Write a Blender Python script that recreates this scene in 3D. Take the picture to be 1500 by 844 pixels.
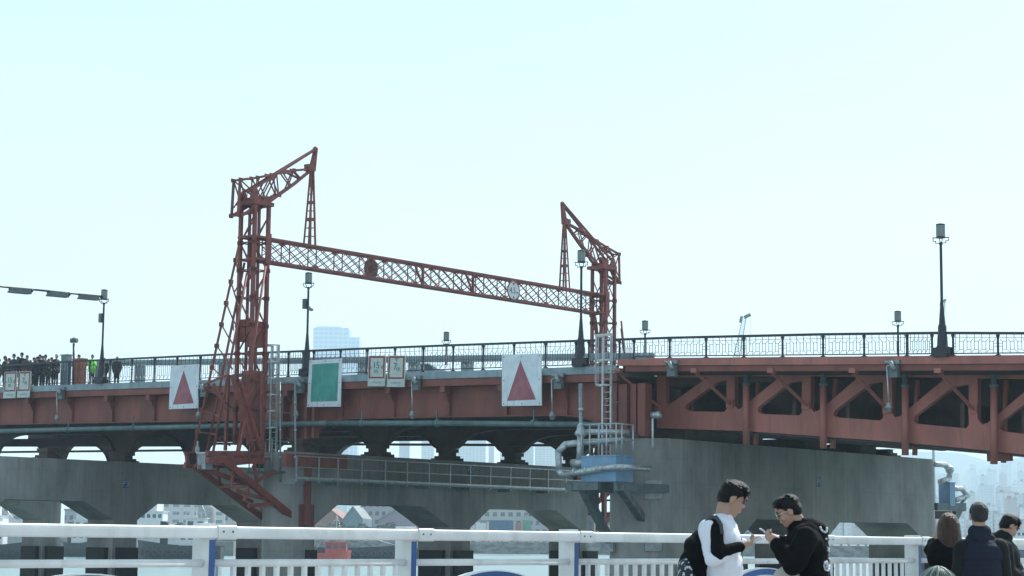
import bpy, bmesh, random
from math import *
from mathutils import Vector, Matrix, noise
from mathutils.geometry import tessellate_polygon
random.seed(7)
V = Vector
for o in list(bpy.data.objects): bpy.data.objects.remove(o)
scn = bpy.context.scene
COL = scn.collection

# ------------------------------------------------------------------ camera
F, CX, CY, EYE, ROLL = 2900.0, 750.0, 422.0, 1.3, 0.0105
PITCH = atan(368 / F)
U0 = V((0, -sin(PITCH), cos(PITCH))); FW = V((0, cos(PITCH), sin(PITCH)))
CR = cos(ROLL) * V((1, 0, 0)) + sin(ROLL) * U0
CU = -sin(ROLL) * V((1, 0, 0)) + cos(ROLL) * U0
EYEP = V((0, 0, EYE))
cam = bpy.data.cameras.new('camera'); camo = bpy.data.objects.new('camera', cam); COL.objects.link(camo)
M = Matrix((CR, CU, -FW)).transposed().to_4x4(); M.translation = EYEP; camo.matrix_world = M
cam.sensor_width = 36; cam.lens = F / 1500 * 36; cam.clip_start = 0.1; cam.clip_end = 12000
scn.camera = camo

# ------------------------------------------------------------------ sky, sun, exposure
SUN_EL, SUN_AZ = radians(47), radians(36)          # azimuth from +Y towards +X
world = bpy.data.worlds.new('World'); scn.world = world; world.use_nodes = True
nt = world.node_tree; nt.nodes.clear()
sky = nt.nodes.new('ShaderNodeTexSky'); sky.sky_type = 'NISHITA'; sky.sun_disc = False
sky.sun_elevation = SUN_EL; sky.sun_rotation = SUN_AZ; sky.air_density = 1.0; sky.dust_density = 2.4; sky.ozone_density = 1.2
tint = nt.nodes.new('ShaderNodeMix'); tint.data_type = 'RGBA'; tint.blend_type = 'MULTIPLY'; tint.inputs[0].default_value = 1
tint.inputs[7].default_value = (0.80, 1.0, 1.0, 1)
veil = nt.nodes.new('ShaderNodeMix'); veil.data_type = 'RGBA'; veil.inputs[0].default_value = .7; 
vtc = nt.nodes.new('ShaderNodeTexCoord'); vsp = nt.nodes.new('ShaderNodeSeparateXYZ'); vr = nt.nodes.new('ShaderNodeValToRGB')   # thin bright veil: white low down, bluer overhead
nt.links.new(vtc.outputs['Generated'], vsp.inputs[0]); nt.links.new(vsp.outputs[2], vr.inputs[0])
vr.color_ramp.elements[0].position = .0; vr.color_ramp.elements[0].color = (.96, .86, .80, 1)
vr.color_ramp.elements[1].position = 1.; vr.color_ramp.elements[1].color = (.24, .36, .45, 1)
for p_, c_ in ((.06, (.76, .79, .76, 1)), (.14, (.61, .71, .71, 1)), (.27, (.46, .585, .64, 1)), (.5, (.40, .55, .60, 1))): e_ = vr.color_ramp.elements.new(p_); e_.color = c_
vsc = nt.nodes.new('ShaderNodeVectorMath'); vsc.operation = 'SCALE'; vsc.inputs['Scale'].default_value = 9.6
nt.links.new(vr.outputs[0], vsc.inputs[0]); nt.links.new(vsc.outputs[0], veil.inputs[7])
# thin high cloud: pale soft streaks
tcw = nt.nodes.new('ShaderNodeTexCoord'); mpw = nt.nodes.new('ShaderNodeMapping'); mpw.inputs['Scale'].default_value = (1.2, 1.2, 5)
nzw = nt.nodes.new('ShaderNodeTexNoise'); nzw.inputs['Scale'].default_value = 2.2; nzw.inputs['Detail'].default_value = 5
rw = nt.nodes.new('ShaderNodeMapRange'); rw.inputs[1].default_value = .35; rw.inputs[2].default_value = .75; rw.inputs[3].default_value = .95; rw.inputs[4].default_value = 1.05
cmb = nt.nodes.new('ShaderNodeMix'); cmb.data_type = 'RGBA'; cmb.blend_type = 'MULTIPLY'; cmb.inputs[0].default_value = 1
bg = nt.nodes.new('ShaderNodeBackground'); bg.inputs[1].default_value = 0.15
wo = nt.nodes.new('ShaderNodeOutputWorld')
nt.links.new(sky.outputs[0], tint.inputs[6]); nt.links.new(tint.outputs[2], veil.inputs[6]); nt.links.new(veil.outputs[2], cmb.inputs[6])
nt.links.new(tcw.outputs['Generated'], mpw.inputs[0]); nt.links.new(mpw.outputs[0], nzw.inputs['Vector'])
nt.links.new(nzw.outputs[0], rw.inputs[0]); nt.links.new(rw.outputs[0], cmb.inputs[7])
nt.links.new(cmb.outputs[2], bg.inputs[0]); nt.links.new(bg.outputs[0], wo.inputs[0])
sl = bpy.data.lights.new('sun', 'SUN'); sl.energy = 5.0; sl.angle = radians(.5); sl.color = (1, .96, .9)
so = bpy.data.objects.new('sun', sl); COL.objects.link(so)
sd = V((sin(SUN_AZ) * cos(SUN_EL), cos(SUN_AZ) * cos(SUN_EL), sin(SUN_EL)))
so.rotation_euler = sd.to_track_quat('Z', 'Y').to_euler(); so.location = (60, 40, 80)
scn.view_settings.view_transform = 'Standard'; scn.view_settings.look = 'None'
scn.view_settings.exposure = 0.25; scn.view_settings.gamma = 1; scn.view_settings.use_curve_mapping = False
scn.render.engine = 'CYCLES'
scn.cycles.volume_bounces = 1; scn.cycles.max_bounces = 6

# ------------------------------------------------------------------ measuring frames
def ray(x, y): return FW + CR * ((x - CX) / F) + CU * ((CY - y) / F)
AL = atan(.000285 * F)
E1 = V((cos(AL), -sin(AL), 0)); N1 = V((sin(AL), cos(AL), 0)); OB = V((0, 101, 0)); UP = V((0, 0, 1))
def L(s, d, z): return OB + E1 * s + N1 * d + UP * z
def hit(x, y, o, n):
    r = ray(x, y); t = (o - EYEP).dot(n) / r.dot(n); return EYEP + r * t
def B(x, y, d=0.): return hit(x, y, OB + N1 * d, N1)          # point on the vertical plane d metres behind the bridge's near edge
def T(x, y, s): return hit(x, y, OB + E1 * s, E1)             # point on the plane across the bridge at s
def loc(p): q = p - OB; return (q.dot(E1), q.dot(N1), p.z)
def W(x, y, Y): return hit(x, y, V((0, Y, 0)), V((0, 1, 0)))
def sx(x, d=0., y=600): return loc(B(x, y, d))[0]

# ------------------------------------------------------------------ materials
MATS = {}
def mat(name, col, rough=.6, metal=0., var=.25, scale=1.5, streak=1., bump=.15, bscale=30, col2=None, spec=.5, thr=(.35, .65), extra=None):
    if name in MATS: return MATS[name]
    m = bpy.data.materials.new(name); m.use_nodes = True; t = m.node_tree; N = t.nodes
    b = N['Principled BSDF']; b.inputs['Roughness'].default_value = rough; b.inputs['Metallic'].default_value = metal
    b.inputs['Specular IOR Level'].default_value = spec
    tc = N.new('ShaderNodeTexCoord'); mp = N.new('ShaderNodeMapping'); mp.inputs['Scale'].default_value = (1, 1, 1. / streak)
    n1 = N.new('ShaderNodeTexNoise'); n1.inputs['Scale'].default_value = scale; n1.inputs['Detail'].default_value = 6; n1.inputs['Roughness'].default_value = .62
    mr = N.new('ShaderNodeMapRange'); mr.inputs[1].default_value = thr[0]; mr.inputs[2].default_value = thr[1]
    mx = N.new('ShaderNodeMix'); mx.data_type = 'RGBA'
    c2 = col2 or tuple(c * (1 - var) for c in col)
    mx.inputs[6].default_value = (*[min(1, c * (1 + var * .35)) for c in col], 1) if not col2 else (*col, 1); mx.inputs[7].default_value = (*c2, 1)
    t.links.new(tc.outputs['Object'], mp.inputs[0]); t.links.new(mp.outputs[0], n1.inputs['Vector'])
    t.links.new(n1.outputs[0], mr.inputs[0]); t.links.new(mr.outputs[0], mx.inputs[0]); t.links.new(mx.outputs[2], b.inputs['Base Color'])
    n2 = N.new('ShaderNodeTexNoise'); n2.inputs['Scale'].default_value = bscale; n2.inputs['Detail'].default_value = 4
    t.links.new(tc.outputs['Object'], n2.inputs['Vector'])
    bp = N.new('ShaderNodeBump'); bp.inputs['Strength'].default_value = bump; bp.inputs['Distance'].default_value = .02
    t.links.new(n2.outputs[0], bp.inputs['Height']); t.links.new(bp.outputs[0], b.inputs['Normal'])
    MATS[name] = m
    if extra: extra(t, b, tc, mx)
    return m
def board_marks(t, b, tc, mx):
    # shutter-board lines and rain streaks of fair-faced concrete
    N = t.nodes
    sp = N.new('ShaderNodeSeparateXYZ'); t.links.new(tc.outputs['Object'], sp.inputs[0])
    dt = N.new('ShaderNodeVectorMath'); dt.operation = 'DOT_PRODUCT'; dt.inputs[1].default_value = (1.0, .83, 0)
    t.links.new(tc.outputs['Object'], dt.inputs[0])
    mu = N.new('ShaderNodeMath'); mu.operation = 'MULTIPLY'; mu.inputs[1].default_value = 3.2; t.links.new(dt.outputs['Value'], mu.inputs[0])
    wn = N.new('ShaderNodeTexNoise'); wn.noise_dimensions = '1D'; wn.inputs['Scale'].default_value = 1.0; wn.inputs['Detail'].default_value = 3
    t.links.new(mu.outputs[0], wn.inputs['W'])
    r = N.new('ShaderNodeMapRange'); r.inputs[1].default_value = .3; r.inputs[2].default_value = .7; r.inputs[3].default_value = .91; r.inputs[4].default_value = 1.05
    t.links.new(wn.outputs[0], r.inputs[0])
    # pour lines
    mz = N.new('ShaderNodeMath'); mz.operation = 'PINGPONG'; mz.inputs[1].default_value = .6; t.links.new(sp.outputs[2], mz.inputs[0])
    lt = N.new('ShaderNodeMapRange'); lt.inputs[1].default_value = 0; lt.inputs[2].default_value = .02; lt.inputs[3].default_value = .86; lt.inputs[4].default_value = 1
    t.links.new(mz.outputs[0], lt.inputs[0])
    mm = N.new('ShaderNodeMath'); mm.operation = 'MULTIPLY'; t.links.new(r.outputs[0], mm.inputs[0]); t.links.new(lt.outputs[0], mm.inputs[1])
    m2 = N.new('ShaderNodeMix'); m2.data_type = 'RGBA'; m2.blend_type = 'MULTIPLY'; m2.inputs[0].default_value = 1
    t.links.new(mx.outputs[2], m2.inputs[6]); t.links.new(mm.outputs[0], m2.inputs[7]); t.links.new(m2.outputs[2], b.inputs['Base Color'])
def drip(col):
    def f(t, b, tc, mx):
        N = t.nodes
        mp = N.new('ShaderNodeMapping'); mp.inputs['Scale'].default_value = (6, 6, .5)
        n = N.new('ShaderNodeTexNoise'); n.inputs['Scale'].default_value = 1.; n.inputs['Detail'].default_value = 5
        t.links.new(tc.outputs['Object'], mp.inputs[0]); t.links.new(mp.outputs[0], n.inputs['Vector'])
        r = N.new('ShaderNodeMapRange'); r.inputs[1].default_value = .56; r.inputs[2].default_value = .78; r.inputs[4].default_value = .75
        t.links.new(n.outputs[0], r.inputs[0])
        m2 = N.new('ShaderNodeMix'); m2.data_type = 'RGBA'; m2.inputs[7].default_value = (*col, 1)
        t.links.new(r.outputs[0], m2.inputs[0]); t.links.new(mx.outputs[2], m2.inputs[6]); t.links.new(m2.outputs[2], b.inputs['Base Color'])
    return f
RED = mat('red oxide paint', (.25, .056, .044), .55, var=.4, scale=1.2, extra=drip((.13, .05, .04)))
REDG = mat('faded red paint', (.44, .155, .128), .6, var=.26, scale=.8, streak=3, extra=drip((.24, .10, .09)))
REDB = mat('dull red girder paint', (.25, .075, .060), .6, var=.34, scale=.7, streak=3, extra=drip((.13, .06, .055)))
UNDER = mat('shade darkened under deck paint', (.085, .056, .050), .7, var=.4, scale=.8, extra=drip((.04, .035, .035)))  # same red steel with the shade below the deck put into the colour
CONC = mat('weathered concrete', (.35, .35, .345), .85, var=.42, scale=.35, streak=2, bump=.4, bscale=12, extra=board_marks)
CONCD = mat('damp concrete', (.20, .21, .19), .85, var=.35, scale=.6, streak=2, bump=.4, bscale=12, extra=board_marks)
IRON = mat('navy black iron', (.018, .022, .034), .45, var=.3)
FASC = mat('blue grey painted steel', (.27, .36, .41), .5, var=.25, scale=1, streak=2, extra=drip((.15, .19, .2)))
GALV = mat('galvanised steel', (.50, .54, .56), .4, .6, var=.25, scale=4)
GALVD = mat('dull galvanised steel', (.30, .34, .36), .5, .4, var=.3, scale=3)
PIPE = mat('teal grey pipe lagging', (.12, .19, .20), .5, var=.3, scale=2)
LAG = mat('foil pipe lagging', (.52, .56, .58), .38, .5, var=.35, scale=6, bump=.5, bscale=14)
BLUE = mat('light blue steel', (.19, .35, .54), .5, var=.2, scale=1.5, streak=2)
GREYST = mat('grey bracket steel', (.13, .16, .175), .6, var=.35, scale=2)
WHITE = mat('white enamel', (.78, .80, .82), .38, var=.14, scale=3.5, bump=.10, bscale=90, extra=drip((.50, .50, .47)))
RBLUE = mat('deep blue enamel', (.03, .10, .30), .4, var=.2)
BOARDW = mat("pale sign board", (.72, .79, .87), .55, extra=drip((.45, .49, .52)), var=.14, scale=1.5, bump=.05)
BOARDG = mat('weathered sign board', (.52, .60, .58), .6, var=.18, scale=3, bump=.05)
SRED = mat('faded red sign paint', (.36, .12, .15), .6, var=.32, scale=2.5, bump=.05, streak=2)
SGREEN = mat('sea green sign paint', (.075, .36, .32), .6, var=.28, scale=2, bump=.05, streak=2)
SFRAME = mat('dark red sign border', (.28, .05, .05), .6, var=.2)
SDARK = mat('charcoal lettering', (.10, .14, .16), .7, var=.1)
SBLUE = mat('blue number plate', (.03, .08, .22), .5, var=.15)
SGREY = mat('soft grey lettering', (.25, .30, .31), .7, var=.1)
SWHITE = mat('white lettering', (.5, .58, .66), .6, var=.05)
LAMPG = mat('frosted lamp glass', (.22, .27, .28), .35, var=.15, streak=4)
ASPH = mat('asphalt', (.05, .05, .05), .9, var=.3)
PAVE = mat('grey paving', (.3, .3, .29), .8, var=.2, scale=3)
BLACKR = mat('black rubber', (.012, .013, .014), .7, var=.3, scale=3, bump=.5)

def water_mat():
    m = bpy.data.materials.new('harbour water'); m.use_nodes = True; t = m.node_tree; b = t.nodes['Principled BSDF']
    b.inputs['Base Color'].default_value = (.14, .22, .22, 1); b.inputs['Roughness'].default_value = .28; b.inputs['IOR'].default_value = 1.5
    tc = t.nodes.new('ShaderNodeTexCoord'); mp = t.nodes.new('ShaderNodeMapping'); mp.inputs['Scale'].default_value = (.35, .6, 1)
    n = t.nodes.new('ShaderNodeTexNoise'); n.inputs['Scale'].default_value = 1.; n.inputs['Detail'].default_value = 5
    bp = t.nodes.new('ShaderNodeBump'); bp.inputs['Strength'].default_value = .22; bp.inputs['Distance'].default_value = .2
    t.links.new(tc.outputs['Object'], mp.inputs[0]); t.links.new(mp.outputs[0], n.inputs['Vector']); t.links.new(n.outputs[0], bp.inputs['Height']); t.links.new(bp.outputs[0], b.inputs['Normal'])
    return m
WATER = water_mat()

# ------------------------------------------------------------------ mesh collector
class MB:
    def __init__(s): s.v = []; s.f = []; s.sm = []
    def add(s, vs, fs, smooth=False):
        k = len(s.v); s.v += [V(v) for v in vs]; s.f += [tuple(i + k for i in f) for f in fs]; s.sm += [smooth] * len(fs); return s
    def frame(s, o, ax, ay, az, x0, x1, y0, y1, z0, z1):
        vs = [o + ax * x + ay * y + az * z for x in (x0, x1) for y in (y0, y1) for z in (z0, z1)]
        fs = [(0, 1, 3, 2), (4, 6, 7, 5), (0, 4, 5, 1), (2, 3, 7, 6), (0, 2, 6, 4), (1, 5, 7, 3)]
        return s.add(vs, fs)
    def box(s, s0, s1, d0, d1, z0, z1): return s.frame(OB, E1, N1, UP, s0, s1, d0, d1, z0, z1)     # box in the bridge's own axes
    def wbox(s, x0, x1, y0, y1, z0, z1): return s.frame(V((0, 0, 0)), V((1, 0, 0)), V((0, 1, 0)), UP, x0, x1, y0, y1, z0, z1)
    def bar(s, a, b, w=.1, h=None, up=UP):
        a = V(a); b = V(b); h = h or w; t = (b - a)
        if t.length < 1e-6: return s
        t.normalize(); x = t.cross(up)
        if x.length < 1e-3: x = t.cross(E1)
        x.normalize(); y = x.cross(t)
        vs = [p + x * i * w / 2 + y * j * h / 2 for p in (a, b) for i, j in ((-1, -1), (1, -1), (1, 1), (-1, 1))]
        return s.add(vs, [(3, 2, 1, 0), (4, 5, 6, 7), (0, 1, 5, 4), (1, 2, 6, 5), (2, 3, 7, 6), (3, 0, 4, 7)])
    def tube(s, a, b, r0, r1=None, n=10):
        a = V(a); b = V(b); r1 = r0 if r1 is None else r1; t = (b - a).normalized(); x = t.cross(UP)
        if x.length < 1e-3: x = V((1, 0, 0))
        x.normalize(); y = t.cross(x); k = len(s.v)
        for p, r in ((a, r0), (b, r1)):
            s.v += [p + (x * cos(2 * pi * i / n) + y * sin(2 * pi * i / n)) * r for i in range(n)]
        for i in range(n): s.f.append((k + i, k + (i + 1) % n, k + n + (i + 1) % n, k + n + i)); s.sm.append(True)
        s.f.append(tuple(k + i for i in range(n))[::-1]); s.f.append(tuple(k + n + i for i in range(n))); s.sm += [False, False]
        return s
    def path(s, pts, r, n=8):
        for a, b in zip(pts, pts[1:]): s.tube(a, b, r, n=n)
        for p in pts[1:-1]: s.ball(p, r, 6)
        return s
    def ball(s, c, r, n=8, sz=(1, 1, 1)):
        c = V(c); vs = []; fs = []; m = n
        for i in range(m + 1):
            th = pi * i / m
            for j in range(2 * n): vs.append(c + V((sin(th) * cos(pi * j / n) * r * sz[0], sin(th) * sin(pi * j / n) * r * sz[1], cos(th) * r * sz[2])))
        for i in range(m):
            for j in range(2 * n): a = i * 2 * n + j; b = i * 2 * n + (j + 1) % (2 * n); fs.append((a, a + 2 * n, b + 2 * n, b))
        return s.add(vs, fs, True)
    def lathe(s, c, prof, n=16, ax=UP, xd=V((1, 0, 0)), smooth=True):
        c = V(c); ax = V(ax).normalized(); x = (xd - ax * xd.dot(ax))
        if x.length < 1e-3: x = V((0, 1, 0))
        x.normalize(); y = ax.cross(x); vs = []; fs = []
        for r, h in prof: vs += [c + ax * h + (x * cos(2 * pi * i / n) + y * sin(2 * pi * i / n)) * r for i in range(n)]
        for k in range(len(prof) - 1):
            for i in range(n): fs.append((k * n + i, k * n + (i + 1) % n, (k + 1) * n + (i + 1) % n, (k + 1) * n + i))
        s.add(vs, fs, smooth)
        s.add(vs[:n], [tuple(range(n))[::-1]]); s.add(vs[-n:], [tuple(range(n))]); return s
    def prism(s, poly, vec, holes=()):
        poly = [V(p) for p in poly]; holes = [[V(p) for p in h] for h in holes]; vec = V(vec)
        # flatten for tessellation
        nrm = vec.normalized(); o = poly[0]; x = (poly[1] - o); x -= nrm * x.dot(nrm); x.normalize(); y = nrm.cross(x)
        fl = lambda p: V(((p - o).dot(x), (p - o).dot(y), 0))
        loops = [poly] + holes; allp = [p for l in loops for p in l]
        tris = tessellate_polygon([[fl(p) for p in l] for l in loops]); k = len(allp)
        fs = []
        for t in tris:
            a, b, c2 = (fl(allp[i]) for i in t); cr = (b - a).cross(c2 - a).z
            if abs(cr) < 1e-9: continue
            t2 = tuple(t) if cr > 0 else tuple(t)[::-1]
            fs.append(tuple(i + k for i in t2)); fs.append(tuple(t2)[::-1])
        q = 0
        for li, l in enumerate(loops):
            n = len(l); area = sum(fl(l[i]).x * fl(l[(i + 1) % n]).y - fl(l[(i + 1) % n]).x * fl(l[i]).y for i in range(n))
            rev = (area < 0) != (li > 0)
            for i in range(n):
                a, b = q + i, q + (i + 1) % n
                fs.append((a, b, b + k, a + k) if not rev else (b, a, a + k, b + k))
            q += n
        return s.add(allp + [p + vec for p in allp], fs)
    def build(s, name, m, parent=None, origin=None):
        me = bpy.data.meshes.new(name)
        if parent is not None: org = ORG[parent.name]
        else:
            if origin is None:
                lo = [min(v[i] for v in s.v) for i in range(3)]; hi = [max(v[i] for v in s.v) for i in range(3)]
                org = V(((lo[0] + hi[0]) / 2, (lo[1] + hi[1]) / 2, lo[2]))
            else: org = V(origin)
        me.from_pydata([v - org for v in s.v], [], s.f); me.validate()
        if len(me.polygons) == len(s.sm): me.polygons.foreach_set('use_smooth', s.sm)
        me.update()
        o = bpy.data.objects.new(name, me); COL.objects.link(o); me.materials.append(m)
        if parent is not None: o.parent = parent
        else: o.location = org
        ORG[o.name] = org
        return o
ORG = {}
def build_each(mb, name, m, parent, gap=.02):         # one object for every separate piece collected in mb
    n = len(mb.v); par = list(range(n))
    def find(i):
        while par[i] != i: par[i] = par[par[i]]; i = par[i]
        return i
    for f in mb.f:
        for a in f[1:]: par[find(a)] = find(f[0])
    comp = {}
    for i in range(n): comp.setdefault(find(i), []).append(i)
    cl = []
    for ids in comp.values():
        lo = [min(mb.v[i][k] for i in ids) - gap for k in range(3)]; hi = [max(mb.v[i][k] for i in ids) + gap for k in range(3)]; cur = [set(ids), lo, hi]
        again = True
        while again:
            again = False
            for c in cl:
                if all(c[1][k] <= cur[2][k] and cur[1][k] <= c[2][k] for k in range(3)):
                    cur = [cur[0] | c[0], [min(cur[1][k], c[1][k]) for k in range(3)], [max(cur[2][k], c[2][k]) for k in range(3)]]; cl.remove(c); again = True; break
        cl.append(cur)
    out = []
    for ids, _, _ in cl:
        b = MB(); mp = {}
        for i in sorted(ids): mp[i] = len(b.v); b.v.append(mb.v[i])
        for f, sm in zip(mb.f, mb.sm):
            if f[0] in ids: b.f.append(tuple(mp[i] for i in f)); b.sm.append(sm)
        out.append(b.build(name, m, parent))
    return out
def tag(o, label=None, cat=None, group=None, kind=None):
    if label: o['label'] = label
    if cat: o['category'] = cat
    if group: o['group'] = group
    if kind: o['kind'] = kind
    return o
def thing(name, at, label, cat, group=None):
    o = bpy.data.objects.new(name, None); COL.objects.link(o); o.location = at; o.empty_display_size = .2
    ORG[o.name] = V(at); return tag(o, label, cat, group)
def children(o): return [c for c in bpy.data.objects if c.parent == o]
def dup(o, at=None, rz=None, label=None, parent=None, delta=None):
    c = o.copy(); COL.objects.link(c)
    if parent is not None: c.parent = parent
    if at is not None: c.location = at
    if rz is not None: c.rotation_euler = (0, 0, rz)
    if label: c['label'] = label
    ORG[c.name] = V(c.location)
    for ch in children(o): dup(ch, parent=c)
    return c
def text_mesh(txt, size, mtl, name, o, ax, ay, parent, ext=.01, align='CENTER', squash=1.):
    cu = bpy.data.curves.new('t', 'FONT'); cu.body = txt; cu.size = size; cu.extrude = ext; cu.align_x = align; cu.align_y = 'CENTER'; cu.resolution_u = 3
    to = bpy.data.objects.new('t', cu); COL.objects.link(to)
    bpy.context.view_layer.update()
    me = bpy.data.meshes.new_from_object(to.evaluated_get(bpy.context.evaluated_depsgraph_get()))
    bpy.data.objects.remove(to)
    az = ax.cross(ay); b = MB(); b.add([o + ax * v.co.x * squash + ay * v.co.y + az * v.co.z for v in me.vertices], [tuple(p.vertices) for p in me.polygons])
    bpy.data.meshes.remove(me)
    return b.build(name, mtl, parent)

# ================================================================== THE SETTING
WATERZ = -3.1
b = MB(); b.wbox(-1500, 4000, -60, 6800, WATERZ - .2, WATERZ); tag(b.build('water', WATER), kind='structure')
# ground under everything out to the horizon lies beyond the harbour
b = MB(); b.wbox(-6000, 6000, 6810, 11000, WATERZ - 1.2, WATERZ + .4); tag(b.build('ground', mat('far land', (.16, .18, .15), .9)), kind='structure')
QY = 605
b = MB(); b.wbox(-700, 2200, QY, QY + 40, WATERZ - .1, .4)
for i in range(90):
    x = -300 + i * 12; b.wbox(x, x + .5, QY - .3, QY - .003, WATERZ - .1, .2)
STONE = mat('grey quay stone', (.22, .22, .21), .9, var=.5, scale=.35, thr=(.42, .58), streak=.5)
tag(b.build('quay', STONE), kind='structure')
b = MB(); b.wbox(-700, 3600, QY + 40.01, 6500, -1, .3); tag(b.build('quay_yard', mat('yard concrete', (.24, .24, .23), .9)), kind='structure')
# promenade we stand on: its edge follows the white railing
BE = atan(.000429 * F); ER = V((cos(BE), sin(BE), 0)); PR = V((sin(BE), -cos(BE), 0)); OR = V((0, 13.18, 0))
def RB(x, y, p=0.): return hit(x, y, OR + PR * p, PR)          # point on the railing's plane
def RL(t, p, z): return OR + ER * t + PR * p + UP * z
b = MB(); b.frame(OR, ER, PR, UP, -30, 22, -.45, 34, -.5, 0)
tag(b.build('pavement', PAVE), kind='structure')
b = MB(); b.frame(OR, ER, PR, UP, -30, 22, -.448, -.15, .004, .14); b.frame(OR, ER, PR, UP, -30, 22, -.44, -.1, WATERZ - .1, -.503)
tag(b.build('quay_kerb', CONC), kind='structure')

# distant hills
def hill(name, x0, x1, y, h, seed, dep=500):
    nx, ny = 90, 16; vs = []; fs = []
    for j in range(ny):
        for i in range(nx):
            u = i / (nx - 1); v = j / (ny - 1)
            z = h * sin(pi * u) ** .6 * sin(pi * v) ** .8 * (.72 + .5 * noise.noise(V((u * 6 + seed, v * 3, 0)))) + 8 * noise.noise(V((u * 30, v * 10, seed))) * sin(pi * u)
            vs.append((x0 + (x1 - x0) * u, y + dep * v, WATERZ + .2 + max(0, z)))
    for j in range(ny - 1):
        for i in range(nx - 1): a = j * nx + i; fs.append((a, a + 1, a + 1 + nx, a + nx))
    q = MB(); q.add(vs, fs, True); return tag(q.build(name, mat('wooded hillside', (.07, .10, .06), .95, var=.5, scale=.02)), kind='structure')
hill('hill', 500, 3500, 4800, 420, 3.1, 1600)


# ================================================================== THE BRIDGE
def interp(pts):
    def f(s):
        if s <= pts[0][0]: a, c = pts[0], pts[1]
        elif s >= pts[-1][0]: a, c = pts[-2], pts[-1]
        else:
            for a, c in zip(pts, pts[1:]):
                if a[0] <= s <= c[0]: break
        return a[1] + (c[1] - a[1]) * (s - a[0]) / (c[0] - a[0])
    return f
ZT = interp([(-43.2, 12.2), (-36, 12.13), (-30.2, 12.02), (-20, 11.82), (-10.4, 11.59), (-4, 11.43), (2.1, 11.26), (9.8, 11.04), (18.3, 10.72), (24, 10.45), (28.1, 10.2)])
ZDL = lambda s: 9.93 - .0193 * s
ZDR = lambda s: 9.96 - .0433 * (s - 9.83)
SJ = sx(905, 0)                                       # joint between the opening span and the fixed span
SL = -66.; SR = 46.
def strip(mb, f0, f1, s0, s1, d0, d1, n=24):          # long bar whose bottom and top follow f0(s), f1(s)
    ss = [s0 + (s1 - s0) * i / n for i in range(n + 1)]
    vs = []
    for s in ss: vs += [L(s, d0, f0(s)), L(s, d1, f0(s)), L(s, d1, f1(s)), L(s, d0, f1(s))]
    fs = [(0, 1, 2, 3), tuple(4 * n + i for i in (3, 2, 1, 0))]
    for i in range(n):
        for k in range(4): a = 4 * i + k; c = 4 * i + (k + 1) % 4; fs.append((a, a + 4, c + 4, c))
    return mb.add(vs, fs)
PIERS = {'P4': -62.5, 'P3': -38.9, 'P2': -15.95, 'P1': 7.05}
HW = {'P4': 1.3, 'P3': 1.3, 'P2': 1.3, 'P1': 1.75}
BW = 26.6

br = thing('road_bridge', L(-20, 12, 6), 'dull red steel road bridge with arched girders spanning between the concrete piers', 'bridge')
b = MB(); strip(b, lambda s: ZDL(s) - .62, lambda s: ZDL(s) - .30, SL, SJ - .05, 3.0, BW - 3); b.build('road_deck', ASPH, br)
for d0, d1 in ((.25, 2.99), (BW - 2.99, BW - .25)):
    b = MB(); strip(b, lambda s: ZDL(s) - .5, lambda s: ZDL(s) - .12, SL, SJ - .05, d0, d1); b.build('footway', CONCD, br)
for d0, d1 in ((0, .24), (BW - .24, BW)):
    b = MB(); strip(b, lambda s: ZDL(s) - .37, lambda s: ZDL(s), SL, SJ - .1, d0, d1)
    for i in range(26):                                # splice plates
        s = SL + i * 2.9
        if s < SJ - 1: b.frame(L(s, d0 - .012 if d0 == 0 else d1 - .01, ZDL(s) - .35), E1, N1, UP, -.03, .03, 0, .022, 0, .33)
    b.build('edge_fascia', FASC, br)
b = MB(); strip(b, lambda s: ZDL(s) - .72, lambda s: ZDL(s) - .375, SL, SJ - .12, .08, .30); strip(b, lambda s: ZDL(s) - .76, lambda s: ZDL(s) - .724, SL, SJ - .12, .02, .75)
b.build('edge_flange', REDB, br)
def zbot(s, gi=1):
    zm = 7.72 - .0185 * s - .1
    for k, sp in PIERS.items():
        if gi == 0 and k in ('P3', 'P4'): continue
        q = abs(s - sp); hw = 1.0 if k != 'P1' else 1.6
        if q < hw: return 6.8
        if q < hw + 3.4:
            u = (q - hw) / 3.4; return 6.8 + (zm - 6.8) * sqrt(max(0, 1 - (1 - u) ** 2))
    return zm
gs = []
s = SL
while s < SJ - .3: gs.append(s); s += .35
gs.append(SJ - .3)
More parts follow.
